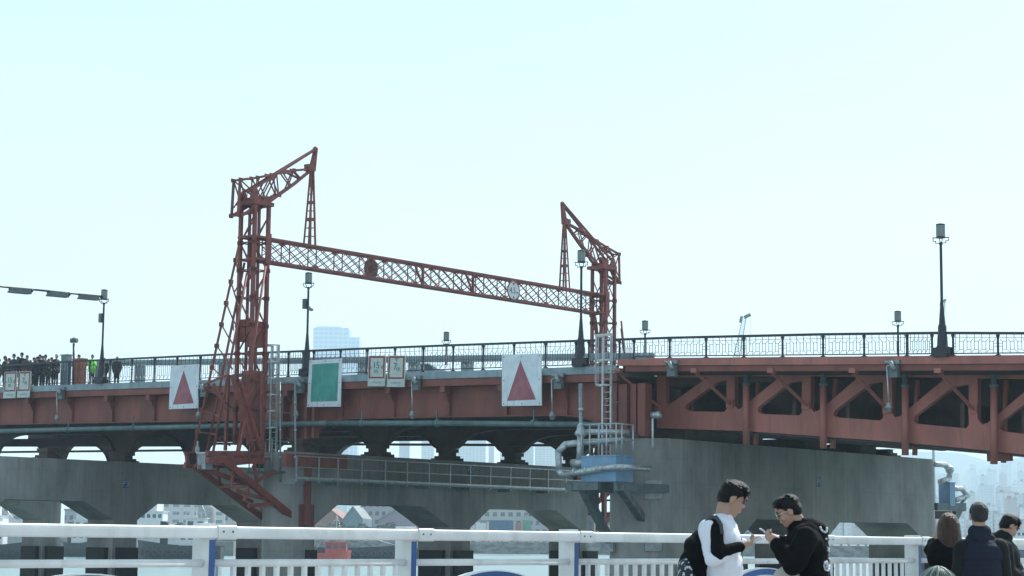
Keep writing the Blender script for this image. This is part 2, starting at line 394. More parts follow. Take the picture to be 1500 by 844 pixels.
for gi, d in enumerate((.75, 7.0, 13.2, 19.5, 25.8)):
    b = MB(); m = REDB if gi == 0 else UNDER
    n = len(gs)
    top = [L(q, d, ZDL(q) - .78) for q in gs]; bot = [L(q, d, zbot(q, gi)) for q in gs]
    vs = []
    for q in gs: vs += [L(q, d, zbot(q, gi)), L(q, d + .12, zbot(q, gi)), L(q, d + .12, ZDL(q) - (.77 if gi in (0, 4) else .63)), L(q, d, ZDL(q) - (.77 if gi in (0, 4) else .63))]
    fs = [(0, 1, 2, 3), tuple(4 * (n - 1) + i for i in (3, 2, 1, 0))]
    for i in range(n - 1):
        for k in range(4): a = 4 * i + k; c = 4 * i + (k + 1) % 4; fs.append((a, a + 4, c + 4, c))
    b.add(vs, fs)
    # bottom flange following the arch
    vs = []
    for q in gs: vs += [L(q, d - .2, zbot(q, gi) - .06), L(q, d + .32, zbot(q, gi) - .06), L(q, d + .32, zbot(q, gi) - .002), L(q, d - .2, zbot(q, gi) - .002)]
    b.add(vs, [tuple(f) for f in fs])
    g = b.build('girder', m, br)
    b = MB()                                           # stiffeners and cantilever brackets
    if gi == 0:
        for q in [SL + 2 + i * 3.95 for i in range(18)]:
            if q > SJ - 2: break
            b.box(q - .05, q + .05, d - .17, d - .003, zbot(q, gi) + .01, ZDL(q) - .78)
            b.prism([L(q - .03, .12, ZDL(q) - .77), L(q - .03, .748, ZDL(q) - .77), L(q - .03, .748, ZDL(q) - 1.9)], E1 * .06)
            b.box(q - .16, q + .16, .06, .5, ZDL(q) - 1.08, ZDL(q) - .765)
        build_each(b, 'stiffener', REDB, g)
b = MB()
for i in range(28):
    q = SL + 1 + i * 2.62
    if q > SJ - .6: break
    b.box(q - .08, q + .08, .95, BW - .9, ZDL(q) - 1.15, ZDL(q) - .64)
    b.box(q - .2, q + .2, .96, BW - .91, ZDL(q) - 1.2, ZDL(q) - 1.153)
b.build('cross_beam', UNDER, br)
b = MB()
for d in (3.6, 5.4, 8.8, 10.6, 15, 17, 21.2, 23.4): strip(b, lambda s: ZDL(s) - .95, lambda s: ZDL(s) - .645, SL, SJ - .3, d, d + .1, 8)
b.build('stringer', UNDER, br)
# lattice bracing between the girders
b = MB()
for d0, d1 in ((1.1, 7), (7.2, 13.2), (13.4, 19.5), (19.7, 25.8)):
    for i in range(14):
        q = SL + 4 + i * 5.2
        if q + 5 > SJ: break
        b.bar(L(q, d0, 7.9 - .0185 * q), L(q + 5.2, d1, 7.9 - .0185 * q), .09); b.bar(L(q + 5.2, d0, 7.85 - .0185 * q), L(q, d1, 7.85 - .0185 * q), .09)
b.build('wind_bracing', UNDER, br)
for k, sp in PIERS.items():
    for d in (.75, 7.0, 13.2, 19.5, 25.8):
        if k in ('P3', 'P4') and d > 20: continue
        b = MB(); zt = 6.0 if k != 'P1' else 6.25; w = .8
        for hw_, z0, z1 in ((w, 0, .16), (w * .8, .162, .3), (w * .55, .302, .5), (w * .7, .502, .73)): b.box(sp - hw_, sp + hw_, d + .06 - hw_ * .75, d + .06 + hw_ * .75, zt + z0, min(zt + z1, 6.74))
        b.build('bearing_pedestal', UNDER, br)
# end posts over the piers (tall ribbed plates)
b = MB()
for k, (x0, x1) in enumerate(((880, 889), (893, 902), (906, 918), (922, 930), (934, 945))):
    p0 = B(x0, 600, .3); s0 = loc(p0)[0]; s1 = loc(B(x1, 600, .3))[0]
    b.box(s0, s1, .3 + .08 * (k % 2), .86, 6.32, 9.0 if s1 < SJ else 8.9)
for q in (-17.1, -16.2, -15.2, -14.6): b.box(q - .1, q + .1, .35, .74, 6.8, 9.4)
b.box(4.9, SJ - .3, .5, 1.4, 6.5, 8.95)
build_each(b, 'end_post', REDB, br)
b = MB(); pts = [B(*p) for p in ((-90, 634, .1), (0, 631.5, .1), (200, 627, .1), (330, 624, .1), (395, 622, .1), (480, 620, .1), (660, 620, .1), (850, 622, .1), (885, 623, .1))]
b.path(pts, .15, 10)
for i in range(9):
    t = pts[0].lerp(pts[-1], (i + .5) / 9)
for x in (100, 195, 530, 640, 782): 
    p = B(x, 629.5 if x < 150 else (627 if x < 300 else 620), .1); b.tube(p - E1 * .12, p + E1 * .12, .19); b.bar(p, p + UP * .7, .06)
b.build('service_pipe', PIPE, br)
b = MB()
for (x0, y0, x1, y1, h_) in ((-60, 649, 300, 648, 13), (-60, 663, 300, 659.5, 3.2), (300, 650, 845, 652.5, 3.2)):
    p, q = B(x0, y0, 15), B(x1, y1, 15); b.bar(p, q, .25, h_ / 22.)
b.build('cable_tray', UNDER, br)

# fixed truss span -----------------------------------------------------------
fx = thing('truss_span', L(20, 12, 5), 'faded red plate truss span with triangular openings at the right of the bridge', 'bridge')
b = MB(); strip(b, lambda s: ZDR(s) - .55, lambda s: ZDR(s) - .30, SJ, SR, 3.0, BW - 3); b.build('road_deck', ASPH, fx)
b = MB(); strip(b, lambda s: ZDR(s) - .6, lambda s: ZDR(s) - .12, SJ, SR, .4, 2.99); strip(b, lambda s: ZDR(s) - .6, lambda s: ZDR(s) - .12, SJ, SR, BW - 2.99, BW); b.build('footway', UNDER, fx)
b = MB(); strip(b, lambda s: ZDR(s) - .30, lambda s: ZDR(s), SJ, SR, -.05, .38); strip(b, lambda s: ZDR(s) + .003, lambda s: ZDR(s) + .06, SJ + 1.7, SR, .02, .32); b.build('edge_fascia', REDG, fx)
b = MB(); strip(b, lambda s: ZDR(s) - .58, lambda s: ZDR(s) - .303, SJ + .4, SR, .06, .36); b.build('edge_flange', REDB, fx)
DT = 2.5
def TB(x, y): return B(x, y, DT)
outer = [(962, 545), (962, 627), (1091, 631.5), (1219, 640.5), (1325, 648.5), (1405, 656), (1500, 666), (1600, 679), (1720, 697), (1720, 540), (1500, 541), (1200, 541)]
def bay(xv, yb, sc):      # openings left and right of the vertical member whose left edge is xv, band top y = yb at xv
    tri = [(-60 * sc, -3), (-58.5 * sc, -10), (-12 * sc, -44 * sc), (0, -46 * sc), (0, -4), (-3, 0), (-53 * sc, -1 - 2), (-57 * sc, 0)]
    nt_ = [(12.5 * sc, -48 * sc), (12.5 * sc, -7), (17 * sc, -2.5), (23 * sc, -4), (33 * sc, -11 * sc), (78 * sc, -45 * sc)]
    return ([(xv + a, yb + c) for a, c in tri[:6]] + [(xv + a, yb + c - 2) for a, c in tri[6:7]] + [(xv - 59.5 * sc, yb - 3 - 1)]), [(xv + a, yb + c) for a, c in nt_]
holes = [[(975, 553), (975, 589), (980, 591.5), (986, 589), (1036, 553)],
         [(1003.5, 599), (1005, 593), (1050, 560), (1064, 557), (1064, 600), (1060.5, 603.5), (1009, 602.5)],
         [(1076, 551), (1076, 594), (1081, 600), (1087, 597), (1099, 587), (1144, 551)],
         [(1109.5, 602), (1111, 596), (1158, 560), (1174.5, 558), (1174.5, 604), (1171, 608.5), (1115, 606.5)],
         [(1187.5, 551), (1187.5, 597), (1192, 604), (1198, 601.5), (1209, 594), (1258, 552)],
         [(1220.5, 608), (1223, 601), (1275, 562), (1293.5, 559), (1293.5, 612), (1289.5, 616), (1226, 611.5)],
         [(1306.5, 552), (1306.5, 604), (1311, 611.5), (1318, 610), (1331, 599), (1386, 553)],
         [(1338, 617), (1340, 609), (1396, 567), (1419, 563), (1419, 623), (1415, 627.5), (1344, 621)],
         [(1432, 554), (1432, 614), (1438.5, 622), (1447, 619), (1462, 607), (1522, 556)],
         [(1463, 627), (1466, 618), (1528, 572), (1552, 568), (1552, 637), (1547, 641), (1470, 632)],
         [(1568, 556), (1568, 629), (1576, 637), (1588, 632), (1604, 619), (1670, 560)]]
for k, dd in enumerate((0., 7.6, 14.4, 21.2)):
    b = MB(); b.prism([TB(*p) + N1 * dd for p in outer], N1 * (.35 if k == 0 else .3), [[TB(*p) + N1 * dd for p in h] for h in holes])
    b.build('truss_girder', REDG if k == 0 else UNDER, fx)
b = MB()
for x in range(0, 12):
    q = 9.2 + x * 2.9; b.box(q - .1, q + .1, DT + .4, BW - 3, 7.7 - .06 * q + .0, 8.6 - .045 * q)
    if x % 2: b.box(q - .15, q + .15, DT + .4, BW - 3, 6.75 - .09 * (q - 9), 7.1 - .09 * (q - 9))
b.box(6.2, 8.3, 3.2, BW - .5, 6.9, 8.8); b.box(5.8, 8.6, 3.2, 9.5, 6.26, 6.95); b.box(8.2, 10.6, 3.0, BW, 6.75, 7.4)
b.build('floor_beam', UNDER, fx)
b = MB()
for d in (4.5, 10, 16, 22): b.box(6.2, 8.2, d - .9, d + .9, 6.253, 6.88)
build_each(b, 'bearing', UNDER, fx)
b = MB(); b.box(9, SR, 9.0, 9.2, 6.9, 8.8)
strip(b, lambda s: 6.95 - .1 * (s - 9), lambda s: 9.42 - .045 * (s - 9), 7.2, SR - .2, 5.8, 5.95); b.box(7.2, 14, 3.02, 3.12, 8.9, 9.5); b.build('blocking_web', UNDER, fx)  # solid webs and plate added to block sky light behind the truss openings
b = MB()                                               # edge tabs and raking struts to the bottom of each vertical
for (x0, y0, x1, y1) in ((906, 548, 965, 596), (1018, 545, 1070, 592), (1130, 545, 1181, 594), (1250, 546, 1300, 600), (1375, 545, 1426, 600), (1510, 546, 1560, 618)):
    b.bar(B(x0, y0, .3), B(x1, y1, DT - .12), .12)
    p = B(x0 - 2, 541, .0); b.frame(p, E1, N1, UP, -.16, .16, -.02, .3, -.16, .05)
    q = B(x1, y1, DT); b.frame(q, E1, N1, UP, -.2, .2, -.1, -.003, -.18, .18)
build_each(b, 'raking_strut', REDG, fx)
for x, y0, y1 in ((1093, 549, 652), (1206, 549, 657), (1326, 551, 667), (1456, 551, 680), (1600, 553, 700)):
    b = MB(); d = DT - .32
    b.tube(B(x, y0 + 14, d), B(x, y1, d), .16, n=12); b.build('drain_pipe', REDG, fx)
    b = MB(); p = B(x, y0 + 12, d); b.lathe(p - UP * .14, [(.17, 0), (.2, .03), (.2, .12), (.13, .16), (.13, .75)], 12); b.build('pipe_collar', PIPE, fx)
    b = MB(); b.tube(B(x + 18, y0 + 6, DT + .75), B(x + 14, y1 - (0 if x < 1400 else 2), DT + .9), .12, n=10); b.build('drain_pipe', REDG, fx)
b = MB(); q = B(1452, 655, DT + .6); 
b.frame(q, E1, N1, UP, -.22, .9, 0, .25, -.62, .3); b.build('bracket_box', REDB, fx)
b = MB(); rr = random.Random(3)                         # cables and lugs tucked under the bottom chord
for i in range(60):
    s0 = 17 + i * .16; z = loc(B(1219 + 0, 640, DT))[2]
for (xa, ya, xb, yb) in ((1091, 633, 1325, 651), (1325, 651, 1420, 660)): b.bar(B(xa, ya, DT + .15), B(xb, yb, DT + .15), .07)
b.build('cable', IRON, fx)

# piers ------------------------------------------------------------------------
def pier(key, name, label, zt, zh, zc, cols, ends, hw, plate=None, fz=.6):
    sc = PIERS[key]; s1 = sc + hw; p = thing(name, L(sc, 12, WATERZ), label, 'bridge pier', 'concrete piers under the bridge')
    n0, n1 = ends                                       # centres of the rounded ends
    # wall with haunched openings, cut as a profile in (d, z)
    out = [L(s1, n0, WATERZ - .5), L(s1, n0, zt), L(s1, n1, zt), L(s1, n1, WATERZ - .5)]
    hol = []
    for (a, c) in zip(cols, cols[1:]):
        x0, x1 = a[1], c[0]; hs = (zh - zc) * 1.55
        hs0 = min(hs, (x1 - x0) * .4)
        hol.append([L(s1, x0, WATERZ - .3), L(s1, x0, zc), L(s1, x0 + hs0, zh), L(s1, x1 - hs0 * 1.35, zh), L(s1, x1, zc), L(s1, x1, WATERZ - .3)])
    b = MB(); b.prism(out, -E1 * (2 * hw), hol)
    for c, sg in ((n0, -1), (n1, 1)):
        pr = []
        for i in range(17):
            a = pi * i / 16; pr.append(L(sc + hw * cos(a), c + sg * hw * sin(a) * 1.0 + sg * .001, WATERZ - .5))
        b.prism(pr, UP * (zt - WATERZ + .5))
    w = b.build('wall', CONC, p)
    for (a, c) in cols:
        b = MB(); b.box(s1 + .02, s1 + .4, a + .25, c - .15, WATERZ - .2, fz); b.box(sc - hw * .7, sc + hw * .7, a - .36, a - .015, WATERZ - .2, fz)
        for k in range(3):
            zz = fz - .5 - k * 1.1; b.box(s1 + .4, s1 + .45, a + .3, c - .2, zz, zz + .12)
        b.build('fender', BLACKR, p)
    if plate:
        px, py, txt, pw, ph = plate
        o = T(px, py, s1 + .03); b = MB(); b.frame(o, E1, N1, UP, -.02, .0, -pw / 2, pw / 2, -ph / 2, ph / 2); pl = b.build('number_plate', SBLUE, p)
        text_mesh(txt, ph * 1.12, SWHITE, 'lettering', o + E1 * .004, N1, UP, p)
    return p
C2 = [(-.25, .72), (12.17, 14.0), (24.94, 26.5)]
pier('P2', 'bridge_pier', 'concrete pier plated P2 behind the galvanised walkway', 5.97, 3.17, 1.97, C2, (-.25, 25.3), 1.3, (689, 689, 'P2', .5, .5))
def D3(x): return loc(T(x, 760, PIERS['P3'] + 1.3))[1]
C3 = [(-6.5, -5.0), (D3(166), D3(201)), (D3(384), D3(384) + 1.9)]
D4 = loc(T(93, 760, PIERS['P4'] + 1.3))[1]
pier('P3', 'bridge_pier', 'concrete pier plated P3 at the left', 6.05, 3.42, 2.28, C3, (-6.2, D3(384) + .9), 1.3, (184, 709, 'P3', .5, .5), .5)
pier('P4', 'bridge_pier', 'concrete pier column seen through the left opening of the pier plated P3', 6.4, 3.6, 2.4, [(D4 - 14.6, D4 - 13), (D4 - 1.9, D4)], (D4 - 14.5, D4 - .9), 1.3, None, .4)
pier('P1', 'bridge_pier', 'broad concrete pier plated P1 with a rounded end beside the blue tank', 6.25, 2.46, 1.62, [(1.95, 8.0), (14.6, 16.5), (27.1, 28.8)], (1.95, 28.3), 1.75, (1200, 706.5, 'P1', .48, .52), .35)

# railings of the bridge --------------------------------------------------------
posts = [-47, -14, 13, 41, 69, 97, 127, 157, 189, 222.3, 255.3, 289.3, 323.8, 356, 388, 418.8, 440, 455.5, 495, 534, 575, 616.6, 660.6, 704.7, 750, 796.5, 841, 860, 905,
         926.5, 979, 1032.5, 1088, 1145, 1204.6, 1265, 1328, 1365, 1396, 1462, 1530, 1602]
LAMPGAP = {(440, 455.5), (841, 860), (1365, 1396)}
def railing(label, xs, zbase, dd=.12):
    s_first = sx(xs[0]); t = thing('bridge_railing', L((sx(xs[0]) + sx(xs[-1])) / 2, dd, zbase(0)), label, 'railing', 'black iron railings along the bridge')
    ss = [sx(x) for x in xs]
    b = MB()
    for a, c in zip(ss, ss[1:]): b.bar(L(a, dd, ZT(a) - .04), L(c, dd, ZT(c) - .04), .12, .11)
    b.build('top_rail', IRON, t)
    for i, s in enumerate(ss):
        b = MB(); z0 = zbase(s) + .003; b.lathe(L(s, dd, z0), [(.13, 0), (.13, .04), (.055, .07), (.05, ZT(s) - z0 - .28), (.06, ZT(s) - z0 - .22), (.10, ZT(s) - z0 - .12), (.05, ZT(s) - z0 - .10)], 8)
        b.build('post', IRON, t)
    for i, (a, c) in enumerate(zip(ss, ss[1:])):
        if (xs[i], xs[i + 1]) in LAMPGAP: continue
        b = MB(); z0a, z0c = zbase(a) + .12, zbase(c) + .12; z1a, z1c = ZT(a) - .08, ZT(c) - .08; fl = i % 2
        def P(u, v):
            u = 1 - u if fl else u
            zz0 = z0a + (z0c - z0a) * u; zz1 = z1a + (z1c - z1a) * u
            return L(a + (c - a) * u, dd, zz0 + (zz1 - zz0) * v)
        w = .019
        b.bar(P(0, 0), P(1, 0), .04, .05); b.bar(P(0, .83), P(1, .83), w)
        for k in range(6):
            xa = (k + .62) / 5.95; xb = xa + .55 / 5.95
            if k == 5: xb = None
            xv = (k + 1.12) / 6
            xl = (k + .6) / 6
            if k < 5:
                b.bar(P(xv, 1), P(xv, .2), w); b.bar(P(xl, .62), P(xl, 0), w); b.bar(P(xl, .62), P(xv, .62), w); b.bar(P(xl, .2), P(xv, .2), w)
                b.bar(P(xl, .62), P(max(.02, xl - .055), .76), w); b.bar(P(xv, .2), P(xv + .06, .08), w)
        for v in (.36, .52): b.bar(P(0, v), P(.1, v), w); b.bar(P(.94, v), P(1, v), w)
        b.bar(P(.94, 1), P(.94, 0), w)
        b.build('infill', IRON, t)
    return t
railing('black iron railing of the left part of the bridge with boards hung on it', posts[:30], ZDL)
railing('black iron railing on the truss span at the right of the bridge', posts[29:], lambda s: ZDR(s) + .04)

# steel crash barrier between footway and road
t = thing('crash_barrier', L(-10, 3, 10), 'blue grey steel crash barrier seen through the bridge railing', 'barrier')
sE = sx(957, 3)
b = MB(); strip(b, lambda s: 10.86 - .040 * (s - 2.1) - .36, lambda s: 10.86 - .040 * (s - 2.1), -40, sE, 3.0, 3.12)
strip(b, lambda s: 10.86 - .040 * (s - 2.1) - .22, lambda s: 10.86 - .040 * (s - 2.1) - .14, -40, sE, 2.94, 2.997); b.build('beam', FASC, t)
for i in range(12):
    q = sE - .9 - i * 3.9; zz = 10.86 - .04 * (q - 2.1)
    b = MB(); b.box(q - .3, q + .3, 3.13, 3.5, ZDL(q) - .3, zz - .1); b.build('post', FASC, t)

# street lamps ------------------------------------------------------------------
def lamp(at, label, h=5.75, name='street_lamp'):
    t = thing(name, at, label, 'street lamp', 'lamps along the bridge')
    b = MB(); b.frame(at, E1, N1, UP, -.33, .33, -.3, .3, 0, .12); b.frame(at, E1, N1, UP, -.42, .42, -.22, .22, .123, .42); b.lathe(at, [(.3, .42), (.24, .5), (.22, .9), (.2, 1.0)], 12); b.build('plinth', IRON, t)
    b = MB(); b.lathe(at, [(.19, .9), (.19, 1.35), (.15, 1.42), (.14, 1.5), (.065, 2.45), (.06, h - .95), (.09, h - .85), (.05, h - .8)], 12); b.build('pole', IRON, t)
    b = MB(); z = h - .62; b.lathe(at + UP * z, [(.2, 0), (.2, .05)], 14)
    for k in range(4):
        a = pi / 4 + k * pi / 2 + .4; dv = V((cos(a), sin(a), 0)); b.bar(at + UP * (z + .02), at + dv * .36 + UP * (z + .02), .04)
        b.path([at + dv * .33 + UP * z, at + dv * .33 + UP * (z - .13), at + dv * .22 + UP * (z - .13), at + dv * .22 + UP * (z - .22), at + dv * .06 + UP * (z - .22)], .018, 6)
    b.build('ring_bracket', IRON, t)
    b = MB(); b.lathe(at + UP * (h - .56), [(.18, 0), (.18, .5)], 16)
    for k in range(8):
        a = k * pi / 4; dv = V((cos(a), sin(a), 0)); b.bar(at + dv * .185 + UP * (h - .56), at + dv * .185 + UP * (h - .06), .02)
    b.build('lamp_shade', LAMPG, t)
    b = MB(); b.lathe(at + UP * (h - .055), [(.2, 0), (.2, .05), (.08, .08)], 16); b.build('cap', IRON, t)
    return t
l0 = lamp(L(24.25, .05, 9.33), 'tallest black street lamp standing on the truss span above the big triangular openings', 5.85)
l1 = dup(l0, at=L(4.45, .05, 9.85), label='black street lamp just left of the right caged ladder, in front of the gantry beam')
l2 = dup(l0, at=L(-14.9, .05, 10.22), label='black street lamp with camera and box on its pole, right of left gantry tower')
l3 = dup(l0, at=L(-32.86, .05, 10.55), label='black street lamp at the far left holding the row of strip lights')
for (x, y, lab) in ((945, 470, 'small black lamp across the road, just right of the right gantry tower'), (654, 486.5, 'small black lamp across the road, under the middle of the gantry beam'), (1315, 456, 'small black lamp across the road, just left of the tallest lamp')):
    p = B(x, y, 24); dup(l0, at=V((p.x, p.y, p.z - 5.85)), label=lab)
def onlamp(lp, name, z, side, parts):
    o = V(lp.location) + UP * z
    b = MB()
    if name == 'control_box': b.frame(o, E1, N1, UP, -.34 if side < 0 else .08, -.08 if side < 0 else .34, -.12, .12, -.28, .28); b.build(name, GREYST, lp)
    else: b.tube(o + E1 * .05, o + E1 * .3, .04); b.tube(o + E1 * .28 - N1 * .1 + UP * .1, o + E1 * .5 - N1 * .3 - UP * .05, .09); b.ball(o + E1 * .3 - UP * .0, .1, 6); b.build(name, GALVD, lp)
onlamp(l2, 'control_box', 4.1, -1, 0); onlamp(l2, 'camera', 3.75, 1, 0); onlamp(l3, 'control_box', 4.1, -1, 0)
# strip lights on a thin arm reaching over the water from the leftmost lamp
sl3 = -32.9; t = thing('light_arm', T(146, 433, sl3), 'thin overhead arm with three dark strip lights at the upper left', 'light arm')
pts = [T(146, 434, sl3), T(50, 424.5, sl3), T(-60, 414, sl3)]
b = MB(); b.path(pts, .06); b.build('arm', IRON, t)
for x0, x1 in ((15, 43), (71, 98), (117, 143)):
    a = T(x0, 421.5 + (x0) * .092 + 1.5, sl3); c = T(x1, 421.5 + x1 * .092 + 1.5, sl3)
    b = MB(); b.bar(a, c, .34, .26); b.bar(a - (c - a) * .03 - UP * .13, c + (c - a) * .02 - UP * .13, .42, .1); b.build('strip_light', GREYST, t)
b = MB()
for x in (46, 101, 149): p = T(x, 421.5 + x * .092, sl3); b.ball(p, .13, 6)
for p_, q_ in zip(((46), (101)), ((71), (117))): pass
build_each(b, 'joint', IRON, t)

# pole with a round head beside the control box on the bridge
p = B(108, 566, 1.0); t = thing('loudhailer_post', p, 'short black post with a round siren head above the red cabin on the bridge', 'post')
b = MB(); b.tube(p, B(108, 503, 1.0), .07); b.build('pole', IRON, t)
b = MB(); q = B(108.5, 499, 1.0); b.tube(q - E1 * .2 - N1 * .1, q + E1 * .2 + N1 * .1, .15); b.ball(q + UP * .05, .16, 8); b.build('siren', GREYST, t)

# sign boards hung on the railing --------------------------------------------------
def quad(mb, c, d, th): return mb.prism([B(x, y, d) for x, y in c], N1 * th)
def board(name, label, corners, draw, mtl=BOARDW, grp=None, bolts=True):
    d = -.22; b = MB(); quad(b, corners, d, .05); o = b.build(name, mtl); tag(o, label, 'sign', grp)
    (x0, y0), (x1, y1), (x2, y2), (x3, y3) = corners
    f = lambda u, v: B((x0 + (x1 - x0) * u) * (1 - v) + (x3 + (x2 - x3) * u) * v, (y0 + (y1 - y0) * u) * (1 - v) + (y3 + (y2 - y3) * u) * v, d)
    draw(o, f)
    if bolts:
        b = MB()
        for u, v in ((.05, .04), (.5, .04), (.95, .04), (.05, .5), (.95, .5), (.05, .96), (.5, .96), (.95, .96)): p = f(u, v); b.tube(p - N1 * .02, p + N1 * .002, .03, n=8)
        b.build('bolt', SDARK, o)
    b = MB()
    for u in (.2, .8): b.bar(f(u, .06) + N1 * .12, f(u, .8) + N1 * .12, .05); b.bar(f(u, .12) + N1 * .14, f(u, .12) + N1 * .42, .05)
    b.build('hanger', GALVD, o)
    return o
def polyon(o, f, name, uv, m, off=.006): b = MB(); b.prism([f(u, v) - N1 * off for u, v in uv], N1 * (off - .002)); return b.build(name, m, o)
tri = lambda o, f: polyon(o, f, 'triangle', [(.47, .12), (.86, .885), (.13, .90)], SRED)
board('sign_board', 'white board with a faded red triangle left of the left gantry tower', [(250, 536), (291.3, 533.6), (289.7, 598), (247.3, 599.5)], tri, grp='navigation boards on the bridge')
board('sign_board', 'white board with a faded red triangle beside the right caged ladder', [(735.2, 520.5), (792.8, 517.6), (793.2, 594), (735.2, 595)], tri, grp='navigation boards on the bridge')
board('sign_board', 'white board with a sea green rectangle right of the left caged ladder', [(453.2, 528), (500.3, 525), (498.7, 595.6), (449.6, 596.3)], lambda o, f: polyon(o, f, 'green_rectangle', [(.10, .09), (.92, .09), (.90, .885), (.10, .89)], SGREEN), grp='navigation boards on the bridge')
def clearance(txt, side):
    def dr(o, f):
        h = .745
        ring = [(.04, .02), (.96, .02), (.96, h), (.04, h)]; inner = [(.13, .075), (.87, .075), (.87, h - .055), (.13, h - .055)]
        b = MB(); b.prism([f(u, v) - N1 * .006 for u, v in ring], N1 * .004, [[f(u, v) - N1 * .006 for u, v in inner]]); b.build('red_border', SFRAME, o)
        if side: polyon(o, f, 'arrow', [(.87, .30), (.87, .46), (.70, .38)], SGREY); polyon(o, f, 'arrow', [(.13, .33), (.13, .45), (.2, .39)], SGREY)
        else: polyon(o, f, 'arrow', [(.36, .075), (.62, .075), (.49, .2)], SGREY)
        ax = (f(1, .5) - f(0, .5)).normalized(); 
        if side: text_mesh(txt[0], .52, SDARK, 'figure', f(.46, .32) - N1 * .008, ax, UP, o, .002); text_mesh(txt[1], .42, SDARK, 'unit', f(.46, .5) - N1 * .008, ax, UP, o, .002)
        else: text_mesh(txt[0], .55, SDARK, 'figure', f(.43, .36) - N1 * .008, ax, UP, o, .002); text_mesh(txt[1], .42, SDARK, 'unit', f(.62, .42) - N1 * .008, ax, UP, o, .002)
        rr = random.Random(len(txt[0])); b = MB()       # the small caption is only illegible strokes in the photograph
        for k in range(9):
            u = .22 + k * .063
            b.prism([f(u, .865 - .01) - N1 * .006, f(u + .045, .865 - .01) - N1 * .006, f(u + .045, .87 + .012) - N1 * .006, f(u, .87 + .012) - N1 * .006], N1 * .004)
            b.prism([f(u + .012, .84) - N1 * .007, f(u + .028, .84) - N1 * .007, f(u + .028, .91) - N1 * .007, f(u + .012, .91) - N1 * .007], N1 * .005)
        b.build('caption', SGREY, o)
    return dr
G = 'clearance boards on the bridge'
board('clearance_sign', 'red bordered pale board with right edge arrow, left neighbour of the board reading 7m', [(540, 521), (565, 521), (563.8, 566), (538.4, 566)], clearance(('15', 'm'), True), BOARDG, G, False)
board('clearance_sign', 'red bordered pale board reading 7m between the green and right triangle boards', [(568.8, 521), (593.9, 521), (592.4, 567), (566.2, 566.8)], clearance(('7', 'm'), False), BOARDG, G, False)
board('clearance_sign', 'red bordered pale board with arrows at both sides, leftmost below the crowd', [(7, 545), (25, 544.5), (22.3, 583.2), (4.4, 583.6)], clearance(('15', 'm'), True), BOARDG, G, False)
board('clearance_sign', 'red bordered pale board with top edge arrow, second from the left below the crowd', [(27.7, 544.4), (45.5, 544), (43, 582.2), (24.5, 582.8)], clearance(('7', 'm'), False), BOARDG, G, False)

# hanging floodlight fittings -------------------------------------------------------
def flood(x, y, dx, y2, label, bulb=True, g='lamp fittings hanging from the bridge edge'):
    o = B(x, y, -.15); t = thing('hanging_light' if bulb else 'junction_box', o, label, 'hanging light' if bulb else 'box', g if bulb else None)
    b = MB(); b.frame(o, E1, N1, UP, -.05, .42, -.12, .12, -.62, -.05); b.build('housing', GREYST, t)
    b = MB(); b.frame(o, E1, N1, UP, -.02, .5, -.06, .13, -.02, .16); b.tube(o + E1 * .1 + UP * .02, o - E1 * .25 + UP * .1, .07); b.tube(o + E1 * .15 - N1 * .2 + UP * .05, o + E1 * .35 - N1 * .2 - UP * .3, .1); build_each(b, 'clamp', GALVD, t)
    b = MB(); b.path([o + V((0, 0, .1)), o - E1 * .12 - UP * .15, o - E1 * .02 - UP * .35, o + E1 * .12 - UP * .1, o + E1 * .3 + UP * .1], .025, 6); b.build('cable', IRON, t)
    if bulb:
        p0 = B(x + dx, y + 4, -.3); p1 = B(x + dx + (1 if x < 1200 else 3), y2, -.3)
        b = MB(); b.tube(p0, p1, .035); b.tube(p0, o + E1 * .1, .035); b.build('drop_rod', GALV, t)
        b = MB(); b.lathe(p1 - UP * .42, [(.06, 0), (.12, .04), (.12, .14), (.17, .17), (.17, .24), (.11, .28), (.14, .33), (.08, .42)], 12); b.build('lamp_head', GALVD, t)
flood(87, 571, -4, 608, 'hanging lamp on a thin rod below the red cabin at the left')
flood(296, 566, -6, 603, 'hanging lamp on a thin rod behind the left red triangle board')
flood(437, 560, -4, 602, 'hanging lamp on a thin rod left of the green board')
flood(606, 555, -3, 602, 'hanging lamp on a thin rod right of the board reading 7m')
flood(814, 552, -6, 603, 'hanging lamp on a thin rod between the right red triangle board and the ladder')
flood(1303, 533, -4, 590, 'hanging lamp on a slanting rod above the triangular openings')
flood(980, 533, 0, 590, 'grey junction box fixed under the edge of the truss span', False)

# ================================================================== THE GANTRY OVER THE ROAD
SG = -16.5; DM = 13.55                                  # plane of the gantry across the road, and its mirror line
ga = thing('gantry', L(SG, DM, 6), 'tall rust red lattice gantry with two hooked towers carrying a beam across the road', 'gantry')
def G2(x, y, ds=0.): p = T(x, y, SG); q = loc(p); return (q[1], q[2])
def GP(d, z, ds=0., mir=False): return L(SG + ds, (2 * DM - d) if mir else d, z)
